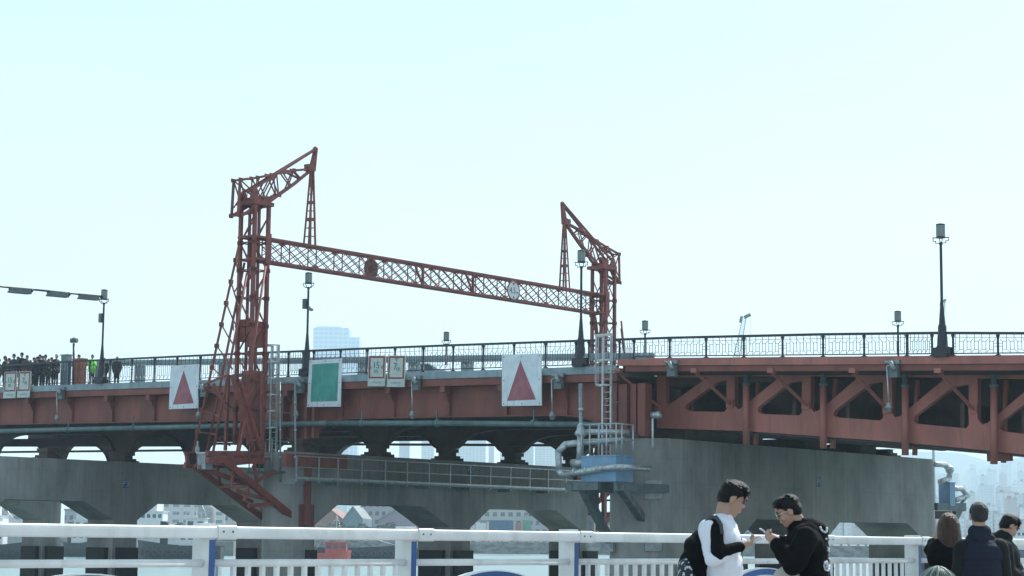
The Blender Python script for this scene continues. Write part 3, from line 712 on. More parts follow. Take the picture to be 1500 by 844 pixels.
# hooked jib: the side outline (read off the left tower) stands twice, the two frames meeting at the tip
A = G2(347, 264); BL = G2(344, 316); BR_ = G2(369, 312); P0 = G2(462, 218.5); Q0 = G2(457.5, 247.5)
TOPC = [A, G2(373, 261), G2(394, 257), G2(429, 250), Q0]
LOWC = [BL, BR_, G2(406, 286.5), G2(430, 270), Q0]
WEB = [(A, G2(377, 290)), (A, G2(354, 288)), (G2(373, 261), G2(369, 312)), (G2(373, 261), G2(388, 297)), (G2(394, 257), G2(377, 290)), (G2(394, 257), G2(406, 286.5)), (G2(403, 256), G2(406, 286.5)),
       (G2(403, 256), G2(380, 302)), (G2(412, 253), G2(425, 272)), (G2(429, 250), G2(418, 279)), (G2(429, 250), G2(440, 262)), (G2(418, 252), G2(440, 263)), (G2(347, 304), G2(358, 286))]
for mir in (False, True):
    tw = ga
    dtip = Q0[0]
    def wid(d): return max(.04, .26 * (dtip - d) / (dtip - A[0]))
    b = MB()
    for sg in (-1, 1):
        q = lambda p: GP(p[0], p[1], sg * wid(p[0]), mir)
        for ch in (TOPC, LOWC):
            for a, c in zip(ch, ch[1:]): b.bar(q(a), q(c), .125)
        b.bar(q(A), q(BL), .12); b.bar(q(G2(358, 283)), GP(P0[0], P0[1], sg * .06, mir), .12)
        for a, c in WEB: b.bar(q(a), q(c), .06)
    for p in TOPC[:-1] + LOWC[:-1] + [G2(418, 252), G2(420, 278)]:
        b.bar(GP(p[0], p[1], -wid(p[0]), mir), GP(p[0], p[1], wid(p[0]), mir), .1)
    for a, c in zip(TOPC[:-1], TOPC[1:]): b.bar(GP(a[0], a[1], -wid(a[0]), mir), GP(c[0], c[1], wid(c[0]), mir), .06)
    for p in [A, BL, G2(394, 257), G2(429, 250), G2(418, 252), G2(406, 286.5), G2(373, 261)]:
        for sg in (-1, 1): o = GP(p[0], p[1], sg * (wid(p[0]) + .05), mir); b.frame(o, N1, UP, E1, -.15, .15, -.11, .11, -.015, .015)
    b.ball(GP(P0[0], P0[1], 0, mir), .16, 6); b.bar(GP(Q0[0] - .5, Q0[1], 0, mir), GP(Q0[0] + .1, Q0[1] + .05, 0, mir), .34, .4)
    b.build('jib', RED, ga)
    # A-shaped hanger from the tip down to the beam
    z1 = 17.98; b = MB()
    feet = [(Q0[0] - .28, -.27), (Q0[0] + .12, -.27), (Q0[0] - .28, .27), (Q0[0] + .12, .27)]
    for fd, fs in feet: b.bar(GP(Q0[0] + (.05 if fd > Q0[0] else -.1), Q0[1], fs * .12, mir), GP(fd, z1, fs, mir), .10)
    for fs in (-.06, .06): b.bar(GP(Q0[0] - .12, Q0[1], fs, mir), GP(P0[0], P0[1], fs * .5, mir), .13); b.bar(GP(Q0[0] + .1, Q0[1] - .1, fs, mir), GP(P0[0] + .02, P0[1], fs, mir), .13)
    for k in range(1, 9):
        u = k / 9; zz = Q0[1] + (z1 - Q0[1]) * u
        for (fd, fs), (gd, gs_) in ((feet[0], feet[1]), (feet[2], feet[3]), (feet[0], feet[2]), (feet[1], feet[3])):
            m0 = lambda f_, s_: GP(Q0[0] - .1 + (f_ - Q0[0] + .1) * u, zz, s_ * (.12 + .88 * u), mir)
            b.bar(m0(fd, fs), m0(gd, gs_), .09 if k in (2, 4, 6) else .03, .16 if k in (2, 4, 6) else .03)
    b.build('hanger', RED, ga)
    # tower: four columns, guide rails, bracing, raking stays and counterweight
    dc = G2(373, 400)[0]; zt = 19.75; zb = 6.3
    b = MB()
    cols = [(dc - .62, -.56), (dc + .42, -.56), (dc - .62, .56), (dc + .42, .56)]
    for cd, cs in cols: b.bar(GP(cd, zb, cs, mir), GP(cd, zt, cs, mir), .19, .19)
    for cd, cs in ((dc - .2, -.3), (dc - .05, 0.3)): b.bar(GP(cd, zb + 2, cs, mir), GP(cd, zt - .3, cs, mir), .12, .14)
    b.build('column', RED, ga)
    b = MB(); zz = zb + .4
    k = 0
    while zz < zt - 1.6:
        for (ad, as_), (cd, cs) in ((cols[0], cols[1]), (cols[2], cols[3]), (cols[0], cols[2]), (cols[1], cols[3])):
            b.bar(GP(ad, zz, as_, mir), GP(cd, zz, cs, mir), .07); a_, c_ = ((ad, as_), (cd, cs)) if k % 2 else ((cd, cs), (ad, as_))
            b.bar(GP(a_[0], zz, a_[1], mir), GP(c_[0], zz + 1.55, c_[1], mir), .055)
            for (pd, ps) in ((ad, as_), (cd, cs)): b.frame(GP(pd, zz, ps, mir), N1, UP, E1, -.13, .13, -.11, .11, -.12, .12)
        zz += 1.55; k += 1
    b.build('bracing', RED, ga)
    b = MB()                                            # head with sheaves
    o = GP(dc, zt, 0, mir); b.frame(o, N1, UP, E1, -.85, .68, -.1, .12, -.72, .72); b.frame(o, N1, UP, E1, -.7, .5, .123, .3, -.42, .42)
    for ds in (-.45, .45):
        for dd in (-.55, .35): c = GP(dc + dd, zt + .22, ds, mir); b.tube(c - E1 * .05, c + E1 * .05, .28, n=16)
        b.prism([GP(dc - 1.0, zt + .16, ds, mir), GP(dc - .2, zt + .16, ds, mir), GP(dc - .5, zt + .8, ds, mir), GP(dc - .7, zt + .75, ds, mir)], E1 * .04)
    b.bar(GP(BL[0] + .1, BL[1] - .02, -.45, mir), GP(dc + .9, zt + .62, -.45, mir), .12, .16); b.bar(GP(BL[0] + .1, BL[1] - .02, .45, mir), GP(dc + .9, zt + .62, .45, mir), .12, .16)
    b.build('head', RED, ga)
    b = MB(); zc = 13.0
    b.frame(GP(dc - .15, zc - 1.0, 0, mir), N1, UP, E1, -.42, .5, 0, 1.25, -.48, -.04); b.frame(GP(dc - .15, zc - 1.3, 0, mir), N1, UP, E1, -.42, .5, 0, 1.45, .04, .48)
    b.build('counterweight', RED, ga)
    # carriage that holds the end of the beam on the tower
    b = MB(); o = GP(dc + .35, 17.2, 0, mir); b.frame(o, N1, UP, E1, -.2, .2, -.8, .9, -.72, -.68); b.frame(o, N1, UP, E1, -.2, .2, -.8, .9, .68, .72); b.frame(o, N1, UP, E1, -.9, .2, -.65, -.53, -.67, .67); b.frame(o, N1, UP, E1, -1.1, .2, .6, .72, -.67, .67); b.build('carriage', RED, ga)
    # raking stays
    b = MB(); zf = 6.55
    for (xt, yt, xb, yb, ds) in ((352, 350, 283, 664, -1.1), (358, 385, 303, 663, -.7), (362, 400, 312, 663, .7), (389, 390, 347, 664, 1.3)):
        a = G2(xt, yt); p_t = T(xt, yt, SG + ds); p_b = T(xb, yb, SG + ds)
        lt, lb = loc(p_t), loc(p_b); b.tube(GP(lb[1], lb[2], ds, mir), GP(lt[1], lt[2], ds, mir), .07, n=8)
    build_each(b, 'stay', RED, ga)
    b = MB()
    for k in range(9):
        u = (k + 1) / 10
        la = loc(T(352 + (283 - 352) * u, 350 + (664 - 350) * u, SG - 1.1)); lb = loc(T(358 + (303 - 358) * u, 385 + (663 - 385) * u, SG - .7)); lc = loc(T(362 + (312 - 362) * u, 400 + 263 * u, SG + .7))
        pa, pb, pc = (GP(q[1], q[2], w, mir) for q, w in ((la, -1.1), (lb, -.7), (lc, .7)))
        b.bar(pa, pb, .07); b.bar(pb, pc, .07); b.frame(pa, N1, UP, E1, -.16, .16, -.12, .12, -.03, .03)
        if k % 2 == 0: cz = (lb[2]); b.bar(pb, GP(dc - .75, cz - .6, -.78, mir), .06)
    b.build('stay_tie', RED, ga)
# lattice beam
b = MB(); d0, d1 = dc + .2, 2 * DM - dc - .2; zt, zb = 17.9, 16.6; ws = (-.34, .34)
for z, w in ((zt, .12), (zb, .12)):
    for s_ in ws: b.bar(L(SG + s_, d0, z), L(SG + s_, d1, z), w)
b.build('beam_chord', RED, ga)
b = MB(); nb = 15; st = (d1 - d0) / nb
for i in range(nb + 1):
    d = d0 + i * st
    for s_ in ws:
        b.bar(L(SG + s_, d, zb), L(SG + s_, d, zt), .05)
        if i < nb:
            b.bar(L(SG + s_, d, zb), L(SG + s_, d + st, zt), .045); b.bar(L(SG + s_ * .94, d, zt), L(SG + s_ * .94, d + st, zb), .045)
            hz_ = (zt + zb) / 2
            b.bar(L(SG + s_, d, hz_), L(SG + s_, d + st / 2, zt), .035); b.bar(L(SG + s_ * .94, d, hz_), L(SG + s_ * .94, d + st / 2, zb), .035)
            b.bar(L(SG + s_, d + st / 2, zb), L(SG + s_, d + st, hz_), .035); b.bar(L(SG + s_ * .94, d + st / 2, zt), L(SG + s_ * .94, d + st, hz_), .035)
        for z in (zt - .1, zb + .1):
            if i % 2 == (z > 17): b.frame(L(SG + s_, d, z), N1, UP, E1, -.13, .13, -.08, .08, -.03, .03)
    for z in (zt, zb): b.bar(L(SG - .34, d, z), L(SG + .34, d, z), .05)
    if i < nb: b.bar(L(SG - .34, d, zt + .02), L(SG + .34, d + st, zt + .02), .035); b.bar(L(SG + .34, d, zb), L(SG - .34, d + st, zb), .035)
for fd in (11, 15.7): b.bar(L(SG + .34, fd, zb), L(SG + .34, fd, zt), .13); b.bar(L(SG + .34, fd - .8, zt), L(SG + .34, fd, zb), .1)
b.build('beam_lattice', RED, ga)
b = MB()
for i in range(60): d = d0 + 3 + i * .45; b.ball(L(SG, d, zt + .12), .05, 4)
b.build('beam_rivet', RED, ga) if False else None
# round signs on the beam
o = T(752, 426, SG + .44); t = thing('height_limit_sign', o, 'round height limit sign with a red rim reading 4.5m on the gantry beam', 'sign')
b = MB(); b.tube(o - E1 * .02, o + E1 * .02, .56, n=32); b.build('disc', SWHITE if False else mat('white sign face', (.7, .74, .76), .5, var=.05), t)
b = MB(); b.lathe(o - E1 * .01, [(.56, 0), (.56, .045), (.63, .045), (.63, 0), (.56, 0)], 32, ax=E1); b.build('rim', SFRAME, t)
text_mesh('4.5', .56, SDARK, 'figure', o + E1 * .03 - N1 * .1, N1, UP, t, .004, squash=.9); text_mesh('m', .28, SDARK, 'unit', o + E1 * .03 + N1 * .36 - UP * .1, N1, UP, t, .004)
for sg in (1, -1):
    b = MB(); b.prism([o + E1 * .03 + UP * sg * (.5 - .0) - N1 * .12, o + E1 * .03 + UP * sg * .5 + N1 * .12, o + E1 * .03 + UP * sg * .33], E1 * .006); b.build('arrow', SDARK, t)
o = T(543.5, 393.5, SG - .45); t = thing('round_sign_back', o, 'grey brown back of a round sign fixed behind the left part of the gantry beam', 'sign')
b = MB(); b.tube(o - E1 * .02, o + E1 * .02, .60, n=32); b.build('disc', mat('sign back', (.17, .14, .13), .6, var=.2), t)
b = MB(); b.bar(o + E1 * .05 - UP * .6, o + E1 * .05 + UP * .6, .07); b.bar(o + E1 * .05 - N1 * .5, o + E1 * .05 + N1 * .5, .06); b.build('frame', RED, t)

# outrigger brackets of the gantry, bolted to both ends of the pier plated P2
def Pm(p, mir): q = loc(p); return L(q[0], 2 * DM - q[1] if mir else q[1], q[2])
for mir in (False, True):
    sf, sb = SG + 1.5, SG - 1.0
    b = MB()
    for (x0, y0, x1, y1, s_, w) in ((270, 683, 345, 683, sb - .3, .22), (270, 663, 303, 663, sb - .3, .1), (303, 664, 381, 664, sf, .25), (303, 674, 386, 676, sf, .3), (300, 668, 440, 668, sb, .25)):
        b.bar(Pm(T(x0, y0, s_), mir), Pm(T(x1, y1, s_), mir), w)
    for x in (273, 290, 318): b.bar(Pm(T(x, 663, sb - .3), mir), Pm(T(x + 2, 683, sb - .3), mir), .16)
    for (xa, xb_) in ((290, 325), (345, 372), (318, 345)): b.bar(Pm(T(xa, 679, sb), mir), Pm(T(xb_, 676, sf), mir), .2)
    qa = loc(Pm(T(300, 668, sb), False)); qb = loc(Pm(T(386, 668, sf), False))
    for k in range(6):
        dd = qa[1] + (qb[1] + .4 - qa[1]) * k / 5; b.bar(L(sb, 2 * DM - dd if mir else dd, qa[2] - .1), L(sf, 2 * DM - dd if mir else dd, qa[2] - .1), .16)
    b.build('platform_frame', RED, ga)
    b = MB()
    for (x0, y0, x1, y1, s_, w) in ((326, 674, 436, 764, sf, .34), (285, 683, 384, 758, sb, .26), (322, 713, 372, 711, sb, .2), (325, 716, 370, 735, sb, .16), (364, 741, 402, 738, sf, .2), (345, 718, 400, 735, sf, .18), (292, 684, 362, 710, sf - .6, .22), (318, 683, 322, 712, sb, .14),
                             (400, 690, 372, 708, sf, .16), (364, 714, 358, 735, sf, .14), (338, 684, 355, 705, sb, .14), (384, 758, 385, 738, sb, .3), (362, 742, 385, 760, sb, .22), (366, 712, 402, 690, sf, .14), (340, 676, 340, 712, sf, .12), (372, 675, 376, 706, sf, .14)):
        b.bar(Pm(T(x0, y0, s_), mir), Pm(T(x1, y1, s_), mir), w)
    for (x0, y0, x1, y1) in ((366, 712, 322, 713), (402, 738, 366, 741), (350, 690, 340, 700)):
        b.bar(Pm(T(x0, y0, sf), mir), Pm(T(x1, y1, sb), mir), .13)
    b.build('bracket', RED, ga)
    s1 = PIERS['P2'] + 1.3; b = MB()
    a = loc(T(424, 764, sf)); dA = .0
    f_ = lambda lo, hi: (lo, hi) if not mir else (2 * DM - hi, 2 * DM - lo)
    x0, x1 = f_(-.55, .55); b.box(s1 + .02, s1 + .1, x0, x1, 1.9, 3.1)
    x0, x1 = f_(-.25, .05); b.box(s1 + .12, s1 + .35, x0, x1, 1.95, 5.6)
    x0, x1 = f_(-1.9, 2.9); b.box(s1 + .02, s1 + .3, x0, x1, 5.15, 5.85)
    b.build('anchor_plate', REDB, ga)  # shadow put into the colour: duller red than the rest of the gantry
    # heavy A-frame between platform and deck level
    b = MB()
    for (x0, y0, x1, y1, s_, w) in ((335, 548, 300, 563, sf, .1), (345, 550, 385, 545, sf, .15), (340, 549, 372, 660, sf, .19), (352, 560, 384, 665, sf, .19), (335, 549, 330, 660, sb, .15), (372, 560, 350, 660, sf, .12), (384, 545, 384, 665, sf, .15), (390, 545, 345, 600, sb, .14), (376, 600, 392, 660, sb, .14), (313, 562, 332, 600, sf, .12)):
        b.bar(Pm(T(x0, y0, s_), mir), Pm(T(x1, y1, s_), mir), w)
    o = Pm(T(360, 660, SG), mir); 
    b.build('lower_frame', RED, ga)
    b = MB(); q = loc(T(362, 620, SG)); c0, c1 = f_(q[1] - .1, q[1] + .5); b.box(SG - .45, SG + .45, c0, c1, 6.75, 10.4); 
    b.build('lower_casing', REDB, ga)
# small control cabinet on the platform
o = T(302, 664, SG + 1.2); t = thing('control_cabinet', o, 'grey control cabinet hanging at the outer end of the red gantry platform', 'cabinet')
b = MB(); b.frame(o, E1, N1, UP, -.5, .15, -.15, .35, -.85, -.02); b.build('housing', GALVD, t)
b = MB(); b.frame(o, E1, N1, UP, -.56, .2, -.2, .4, -.018, .05); b.build('lid', GALV, t)
b = MB(); b.lathe(o - E1 * .7 + UP * .05, [(.13, 0), (.13, .25), (.05, .4), (.05, .6)], 10); b.build('lamp_head', GALVD, t)

# ------------------------------------------------------------------ ladders
def ladder(sa, d, z0, z1, zc0, zc1, label, extra):
    t = thing('caged_ladder', L(sa, d, z0), label, 'ladder')
    b = MB()
    for s_ in (0, .5): b.box(sa + s_ - .05, sa + s_ + .05, d - .05, d + .05, z0, z1)
    b.build('stringer', GALV, t)
    b = MB(); z = z0 + .25
    while z < z1 - .1: b.tube(L(sa, d, z), L(sa + .5, d, z), .025, n=6); z += .32
    b.build('rung', GALV, t)
    b = MB(); z = zc0
    arc = lambda a, r=.42: (sa + .25 + (r + .0) * cos(a), d - .12 - r * 1.35 * sin(a))
    while z <= zc1 + .01:
        pts = [L(sa - .02, d, z)] + [L(*arc(pi - pi * k / 10), z) for k in range(11)] + [L(sa + .52, d, z)]
        for a, c in zip(pts, pts[1:]): b.bar(a, c, .02, .07)
        z += (zc1 - zc0) / max(1, round((zc1 - zc0) / 1.0))
    b.build('cage_hoop', GALV, t)
    b = MB()
    for k in (1, 3, 5, 7, 9):
        q = arc(pi - pi * k / 10, .44); b.bar(L(*q, zc0), L(*q, zc1), .045, .02, up=E1)
    b.build('cage_strip', GALV, t)
    extra(t); return t
s_l = sx(397, -1.2); s_r = sx(883, -.9)
def exl(t):
    b = MB()
    for z in (9.9, 8.2, 6.6): b.tube(L(s_l - .5, -1.2, z), L(s_l - .5, -1.2, z + .01 + .0), .03) if False else b.bar(L(s_l + .25, -1.2, z), L(s_l + .25, .0, z), .05)
    build_each(b, 'wall_tie', GALV, t)
    b = MB()                                            # small guard rail at its foot
    z0 = 4.9
    for (x, dd) in ((-.9, -1.9), (-.1, -1.9), (.9, -1.9), (-.9, -.7)): b.tube(L(s_l + x, dd, z0), L(s_l + x, dd, z0 + 1.75), .035)
    for z in (z0 + .75, z0 + 1.72): b.path([L(s_l - .9, -.7, z), L(s_l - .9, -1.9, z), L(s_l + .9, -1.9, z)], .035)
    b.build('guard_rail', GALVD, t)
    b = MB(); b.box(s_l - 1.0, s_l + 1.3, -2.0, -.6, z0 - .12, z0 - .02); b.build('landing', GREYST, t)
ladder(s_l, -1.2, 4.9, 11.95, 7.3, 11.9, 'galvanised caged ladder climbing beside the left gantry tower', exl)
def exr(t):
    b = MB()
    for z in (9.5, 8.0): b.bar(L(s_r + .25, -.9, z), L(s_r + .25, .0, z), .05)
    build_each(b, 'wall_tie', GALV, t)
    b = MB(); z0 = ZT(s_r) + .05
    for x in (-.45, .5): b.box(s_r + x, s_r + x + .06, -.95, -.89, z0 - 1.2, z0 + .05)
    b.box(s_r - .45, s_r + .56, -.96, -.9, z0 + .05, z0 + .11); b.build('hand_rail', GALV, t)
ladder(s_r, -.9, 5.3, 11.1, 8.75, 11.15, 'galvanised caged ladder rising from the blue tank to the railing', exr)

# ------------------------------------------------------------------ blue tank on its bracket beside the pier P1
def tank_set(o_s, o_d, zb, label, big=True):
    t = thing('blue_tank', L(o_s, o_d, zb), label, 'tank', 'blue tanks on the pier plated P1')
    w, dp, h = (2.05, 1.35, 1.18) if big else (.75, .65, 1.35)
    b = MB(); b.box(o_s - w, o_s, o_d, o_d + dp, zb, zb + h); b.box(o_s - w - .04, o_s + .04, o_d - .04, o_d + dp + .04, zb + h + .003, zb + h + .06); b.build('casing', BLUE, t)
    return t, w, dp, h
q = loc(B(902, 706, -2.6)); ts, td, tz = q
t, w, dp, h = tank_set(ts, -2.6, 4.05, 'large light blue tank on brackets at the rounded left end of the broad pier')
b = MB(); z0 = tz - .0; zt_ = 4.05 + h + .06
sa, sb_ = ts - w, ts + .02; da, db = -2.6, -2.6 + dp
PO = [(sa, da), (sa + .5, da), (sa + 1.05, da), (sa + 1.5, da), (sb_, da), (sb_, da + .45), (sb_, db), (sa, db)]
for (x, d) in PO: b.tube(L(x, d, zt_), L(x, d, zt_ + 1.5), .04)
for z in (zt_ + .75, zt_ + 1.48): b.path([L(sa, db, z), L(sa, da, z), L(sb_, da, z), L(sb_, db, z)], .035)
b.build('guard_rail', GALV, t)
b = MB(); b.path([B(848, 735, -2.75) if False else L(sa - .9, da - .25, 4.05 + .32), L(ts - .6, da - .25, 4.05 + .62), L(ts + .35, da - .2, 4.05 + .66), L(ts + .55, db + .6, 4.05 + .66)], .145, 12)
b.path([L(sa - .9, da - .25, 4.35), L(sa - 1.15, da - .25, 4.6), L(sa - 1.25, da - .2, 5.5), L(sa - .9, da - .1, 5.85), L(sa - .1, da + .3, 5.95), L(sa + 1.4, da + 1.6, 6.1)], .155, 12)
b.path([L(sa - .25, da + .2, 4.95), L(sa - .2, da + .2, 6.3)], .17, 12); b.path([L(sa - .7, da + .2, 4.95), L(sa + .1, da + .2, 4.98)], .2, 12); b.lathe(L(sa - .2, da + .2, 6.2), [(.17, 0), (.3, .12), (.3, .2), (.2, .34), (.17, .55), (.08, .68)], 12)
b.path([L(sa - .2, da + .2, 6.45), L(sa + 1.6, da + 1.7, 6.45)], .14, 12)
for x in (-.2, .5, 1.2): b.tube(L(ts - w + x - .05, da - .25, 4.55 + x * .1), L(ts - w + x + .05, da - .25, 4.56 + x * .1), .175)
b.build('lagged_pipe', LAG, t)
b = MB(); zz = 4.03
for d_ in (da, db): b.box(sa - .9, 7.6 if d_ < -2 else 8.0, d_ - .12 + .06, d_ + .12 + .06, zz - .38, zz)
b.box(ts - .05, ts + .15, da - .1, 3.2, zz - .42, zz - .02); b.box(sa - .7, sa - .5, da - .1, 1.6, zz - .42, zz - .02)
build_each(b, 'shelf_beam', GREYST, t)
b = MB()
b.bar(B(853, 714, -2.5), B(893, 792, .15), .36, .36); b.bar(B(909, 714, -2.4), B(957, 784, 2.2), .36, .36); build_each(b, 'raking_prop', GREYST, t)
b = MB()
for (x, y, d) in ((890, 796, .15),): p = B(x, y, d); b.frame(p, E1, N1, UP, -.4, .4, -.1, .12, -.4, .4)

for zz_, hh_ in ((3.75, .45), (1.15, .35)):
    th_ = radians(42); o_ = L(7.05 + 1.79 * cos(th_), 1.95 - 1.79 * sin(th_), zz_); ad_ = (E1 * cos(th_) - N1 * sin(th_)); at_ = (E1 * sin(th_) + N1 * cos(th_)); b.frame(o_, at_, ad_, UP, -.42, .42, -.02, .03, -hh_, hh_)

build_each(b, "fixing_plate", GALVD, t)
b = MB(); b.bar(B(870, 738 - 30, -1.3), B(870, 752, -1.3), .35); b.build('back_post', GREYST, t)
# slim standpipe left of the tank
o = B(852, 706, -.8); t = thing('standpipe', o, 'slim vertical grey pipe running from the bridge edge down behind the blue tank', 'pipe')
b = MB(); b.tube(B(852, 700, -.8), B(850.5, 562, -.8), .11); b.build('tube', GALVD, t)
b = MB(); 
for y in (600, 650): p = B(851.5, y, -.8); b.tube(p - UP * .08, p + UP * .08, .15)
build_each(b, 'clamp', GALV, t)
# lamp post standing on the pier top
o = B(956, 641, .6); t = thing('pier_floodlight', o, 'small white floodlight on a short pole standing on top of the broad pier', 'floodlight')
b = MB(); b.tube(o - UP * .5, B(956, 607, .6), .05); b.build('pole', WHITE, t)
b = MB(); p = B(961, 608, .6); b.tube(p - E1 * .25, p + E1 * .12, .17); b.ball(p + E1 * .12, .2, 8); b.build('lamp_head', GALV, t)
# second tank at the far end
p = loc(T(1392, 741, 8.9)); 
t, w2, dp2, h2 = tank_set(8.9, p[1], p[2], 'smaller blue tank with lagged pipes at the far right end of the broad pier', False)
b = MB(); z = p[2]; d = p[1] - .2
def TT(x, y): return T(x, y, 8.6)
b.path([TT(1366, 680), TT(1384, 681), TT(1392, 690), TT(1390, 701), TT(1377, 706)], .17, 10); b.ball(TT(1391, 688), .27, 8)
b.path([TT(1395, 716), TT(1408, 716), TT(1418, 726), TT(1410, 729), TT(1398, 733)], .16, 10); b.build('lagged_pipe', LAG, t)
b = MB(); b.bar(TT(1368, 743), TT(1410, 743), .5); b.bar(TT(1404, 742), TT(1390, 770), .5); b.bar(TT(1418, 726), TT(1404, 742), .12); b.build('bracket', GREYST, t)

# ------------------------------------------------------------------ walkway on the pier P2
sw = PIERS['P2'] + 1.3 + .95; s1 = PIERS['P2'] + 1.3
wx = [434, 467, 495, 530, 564.5, 596.4, 628.4, 659.3, 689, 718.5, 748, 776, 803, 829]
t = thing('walkway', T(640, 712, sw), 'galvanised inspection walkway with guard rails along the pier plated P2', 'walkway')
dd = [loc(T(x, 700, sw))[1] for x in wx]; zf_ = loc(T(600, 708, sw))[2]; zr_ = loc(T(600, 677.5, sw))[2]
b = MB(); b.box(s1 + .31, sw + .06, dd[0], dd[-1] + 2.5, zf_ - .1, zf_ - .003)
b.build('floor', GALVD, t)
for d in dd: b = MB(); b.box(sw - .03, sw + .03, d - .03, d + .03, zf_ - .2, zr_); b.build('post', GALV, t)
b = MB(); b.box(sw - .02, sw + .02, dd[0], dd[-1] + 2.5, zr_, zr_ + .05); b.box(sw - .015, sw + .015, dd[0], dd[-1] + 2.5, (zf_ + zr_) / 2, (zf_ + zr_) / 2 + .035); b.box(sw + .035, sw + .05, dd[0], dd[-1] + 2.5, zf_, zf_ + .1); b.build('rail', GALV, t)
for d in dd[::2]: b = MB(); b.box(s1 + .003, sw, d - .04, d + .04, zf_ - .28, zf_ - .104); b.build('bracket', GALVD, t)
for x0 in (405, 427): 
    o = B(x0 + 5, 705, -1.4); t = thing('cable_conduit', o, 'thin grey conduit right of the left ladder, ' + ('nearer to the ladder' if x0 == 405 else 'farther from the ladder'), 'pipe'); b = MB(); b.tube(B(x0 + 6, 706, -1.4), B(x0 + 5, 560, -1.4), .05); b.build('tube', GALVD, t)
    b = MB(); 
    for y in (590, 630, 670): p = B(x0 + 5.5, y, -1.4); b.tube(p - UP * .05, p + UP * .05, .08)
    build_each(b, 'clamp', GALV, t)

# ================================================================== THE WHITE RAILING WE LOOK OVER
t = thing('harbour_railing', RL(1.5, 0, 0), 'white enamelled promenade railing with blue arches in the foreground', 'railing')
PT = [-4.36 - 1.685 * k for k in (8, 7, 6, 5, 4, 3, 2, 1)] + [-4.36, -2.675, -.99, .69, 2.36, 4.04, 5.74, 7.42, 9.1, 10.8, 12.48, 14.17, 15.85, 17.54, 19.22, 20.9]
def rbox(mb, t0, t1, p0, p1, z0, z1): return mb.frame(OR, ER, PR, UP, t0, t1, p0, p1, z0, z1)
def bevbar(mb, t0, t1, p0, p1, z0, z1, r=.012):
    prof = []
    for (cy, cz, a0) in ((p1 - r, z1 - r, 0), (p0 + r, z1 - r, 90), (p0 + r, z0 + r, 180), (p1 - r, z0 + r, 270)):
        for k in range(4): a = radians(a0 + 30 * k); prof.append((cy + r * cos(a), cz + r * sin(a)))
    vs = [RL(tt, p, z) for tt in (t0, t1) for p, z in prof]; n = len(prof)
    mb.add(vs, [(i, (i + 1) % n, n + (i + 1) % n, n + i) for i in range(n)], True); mb.add(vs[:n], [tuple(range(n))]); mb.add(vs[n:], [tuple(range(n))[::-1]])
for i, q in enumerate(PT):
    b = MB(); rbox(b, q - .022, q + .022, -.10, .035, 0.004, 1.372); rbox(b, q - .06, q + .06, -.14, .075, .003, .02); p_ = b.build('post', WHITE, t)
    b = MB(); rbox(b, q - .0215, q + .0215, .0355, .040, .02, 1.28); rbox(b, q + .0222, q + .026, -.098, .033, .02, 1.28); b.build('blue_face', RBLUE, p_)
    b = MB(); bevbar(b, q + .03, q + .17, -.05, .056, 1.281, 1.361); b.build('sleeve', WHITE, p_)
    b = MB()
    for a in (.055, .125): 
        for z in (1.335, 1.33): pass
        b.tube(RL(q + a + .01, .055, 1.325), RL(q + a + .01, .06, 1.325), .006, n=8)
    build_each(b, 'bolt', SDARK, p_, .001)
for i, (a, c) in enumerate(zip(PT, PT[1:])):
    b = MB(); bevbar(b, a + .172, c + .031, -.045, .05, 1.286, 1.355); b.build('top_rail', WHITE, t)
    b = MB(); b.tube(RL(a + .028, -.02, 1.15), RL(c - .023, -.02, 1.15), .022, n=14); b.build('middle_rail', WHITE, t)
    b = MB(); bevbar(b, a + .028, c - .023, -.045, .005, .10, .14, .006); b.build('bottom_rail', WHITE, t)
    arch = (i % 2 == 0)
    cx_ = (a + c) / 2; n = 14; R_ = 1.3
    b = MB()
    for k in range(n):
        q = a + (c - a) * (k + .5) / n * 1.0; q = cx_ + (k - (n - 1) / 2) * .1135
        zt = 1.135 if not arch else 1.10 - R_ + sqrt(R_ * R_ - (q - cx_) ** 2) - .05
        rbox(b, q - .0125, q + .0125, -.033, -.008, .14, zt)
    b.build('balusters', WHITE, t)
    if arch:
        for nm, m, r0, r1, p0, p1 in (('arch', RBLUE, R_ - .055, R_ - .008, -.05, .008), ('arch_trim', WHITE, R_ - .008, R_, -.052, .010), ('arch_trim', WHITE, R_ - .065, R_ - .055, -.052, .010)):
            b = MB(); hw_ = .80; pts = []
            for k in range(21):
                x = -hw_ + 2 * hw_ * k / 20; z = 1.10 - R_ + sqrt(R_ * R_ - x * x); pts.append((cx_ + x, z, x))
            vs = []
            for (tt, z, x) in pts:
                nz = sqrt(max(0, 1 - (x / R_) ** 2)); nx = x / R_
                for rr_ in (r0, r1):
                    for pp in (p0, p1): vs.append(RL(cx_ + nx * rr_, pp, 1.10 - R_ + nz * rr_))
            fs = []
            for k in range(20):
                o_ = 4 * k
                for (u, v) in ((0, 1), (1, 3), (3, 2), (2, 0)): fs.append((o_ + u, o_ + v, o_ + 4 + v, o_ + 4 + u))
            fs += [(0, 2, 3, 1), (80, 81, 83, 82)]; b.add(vs, fs); b.build(nm, m, t)

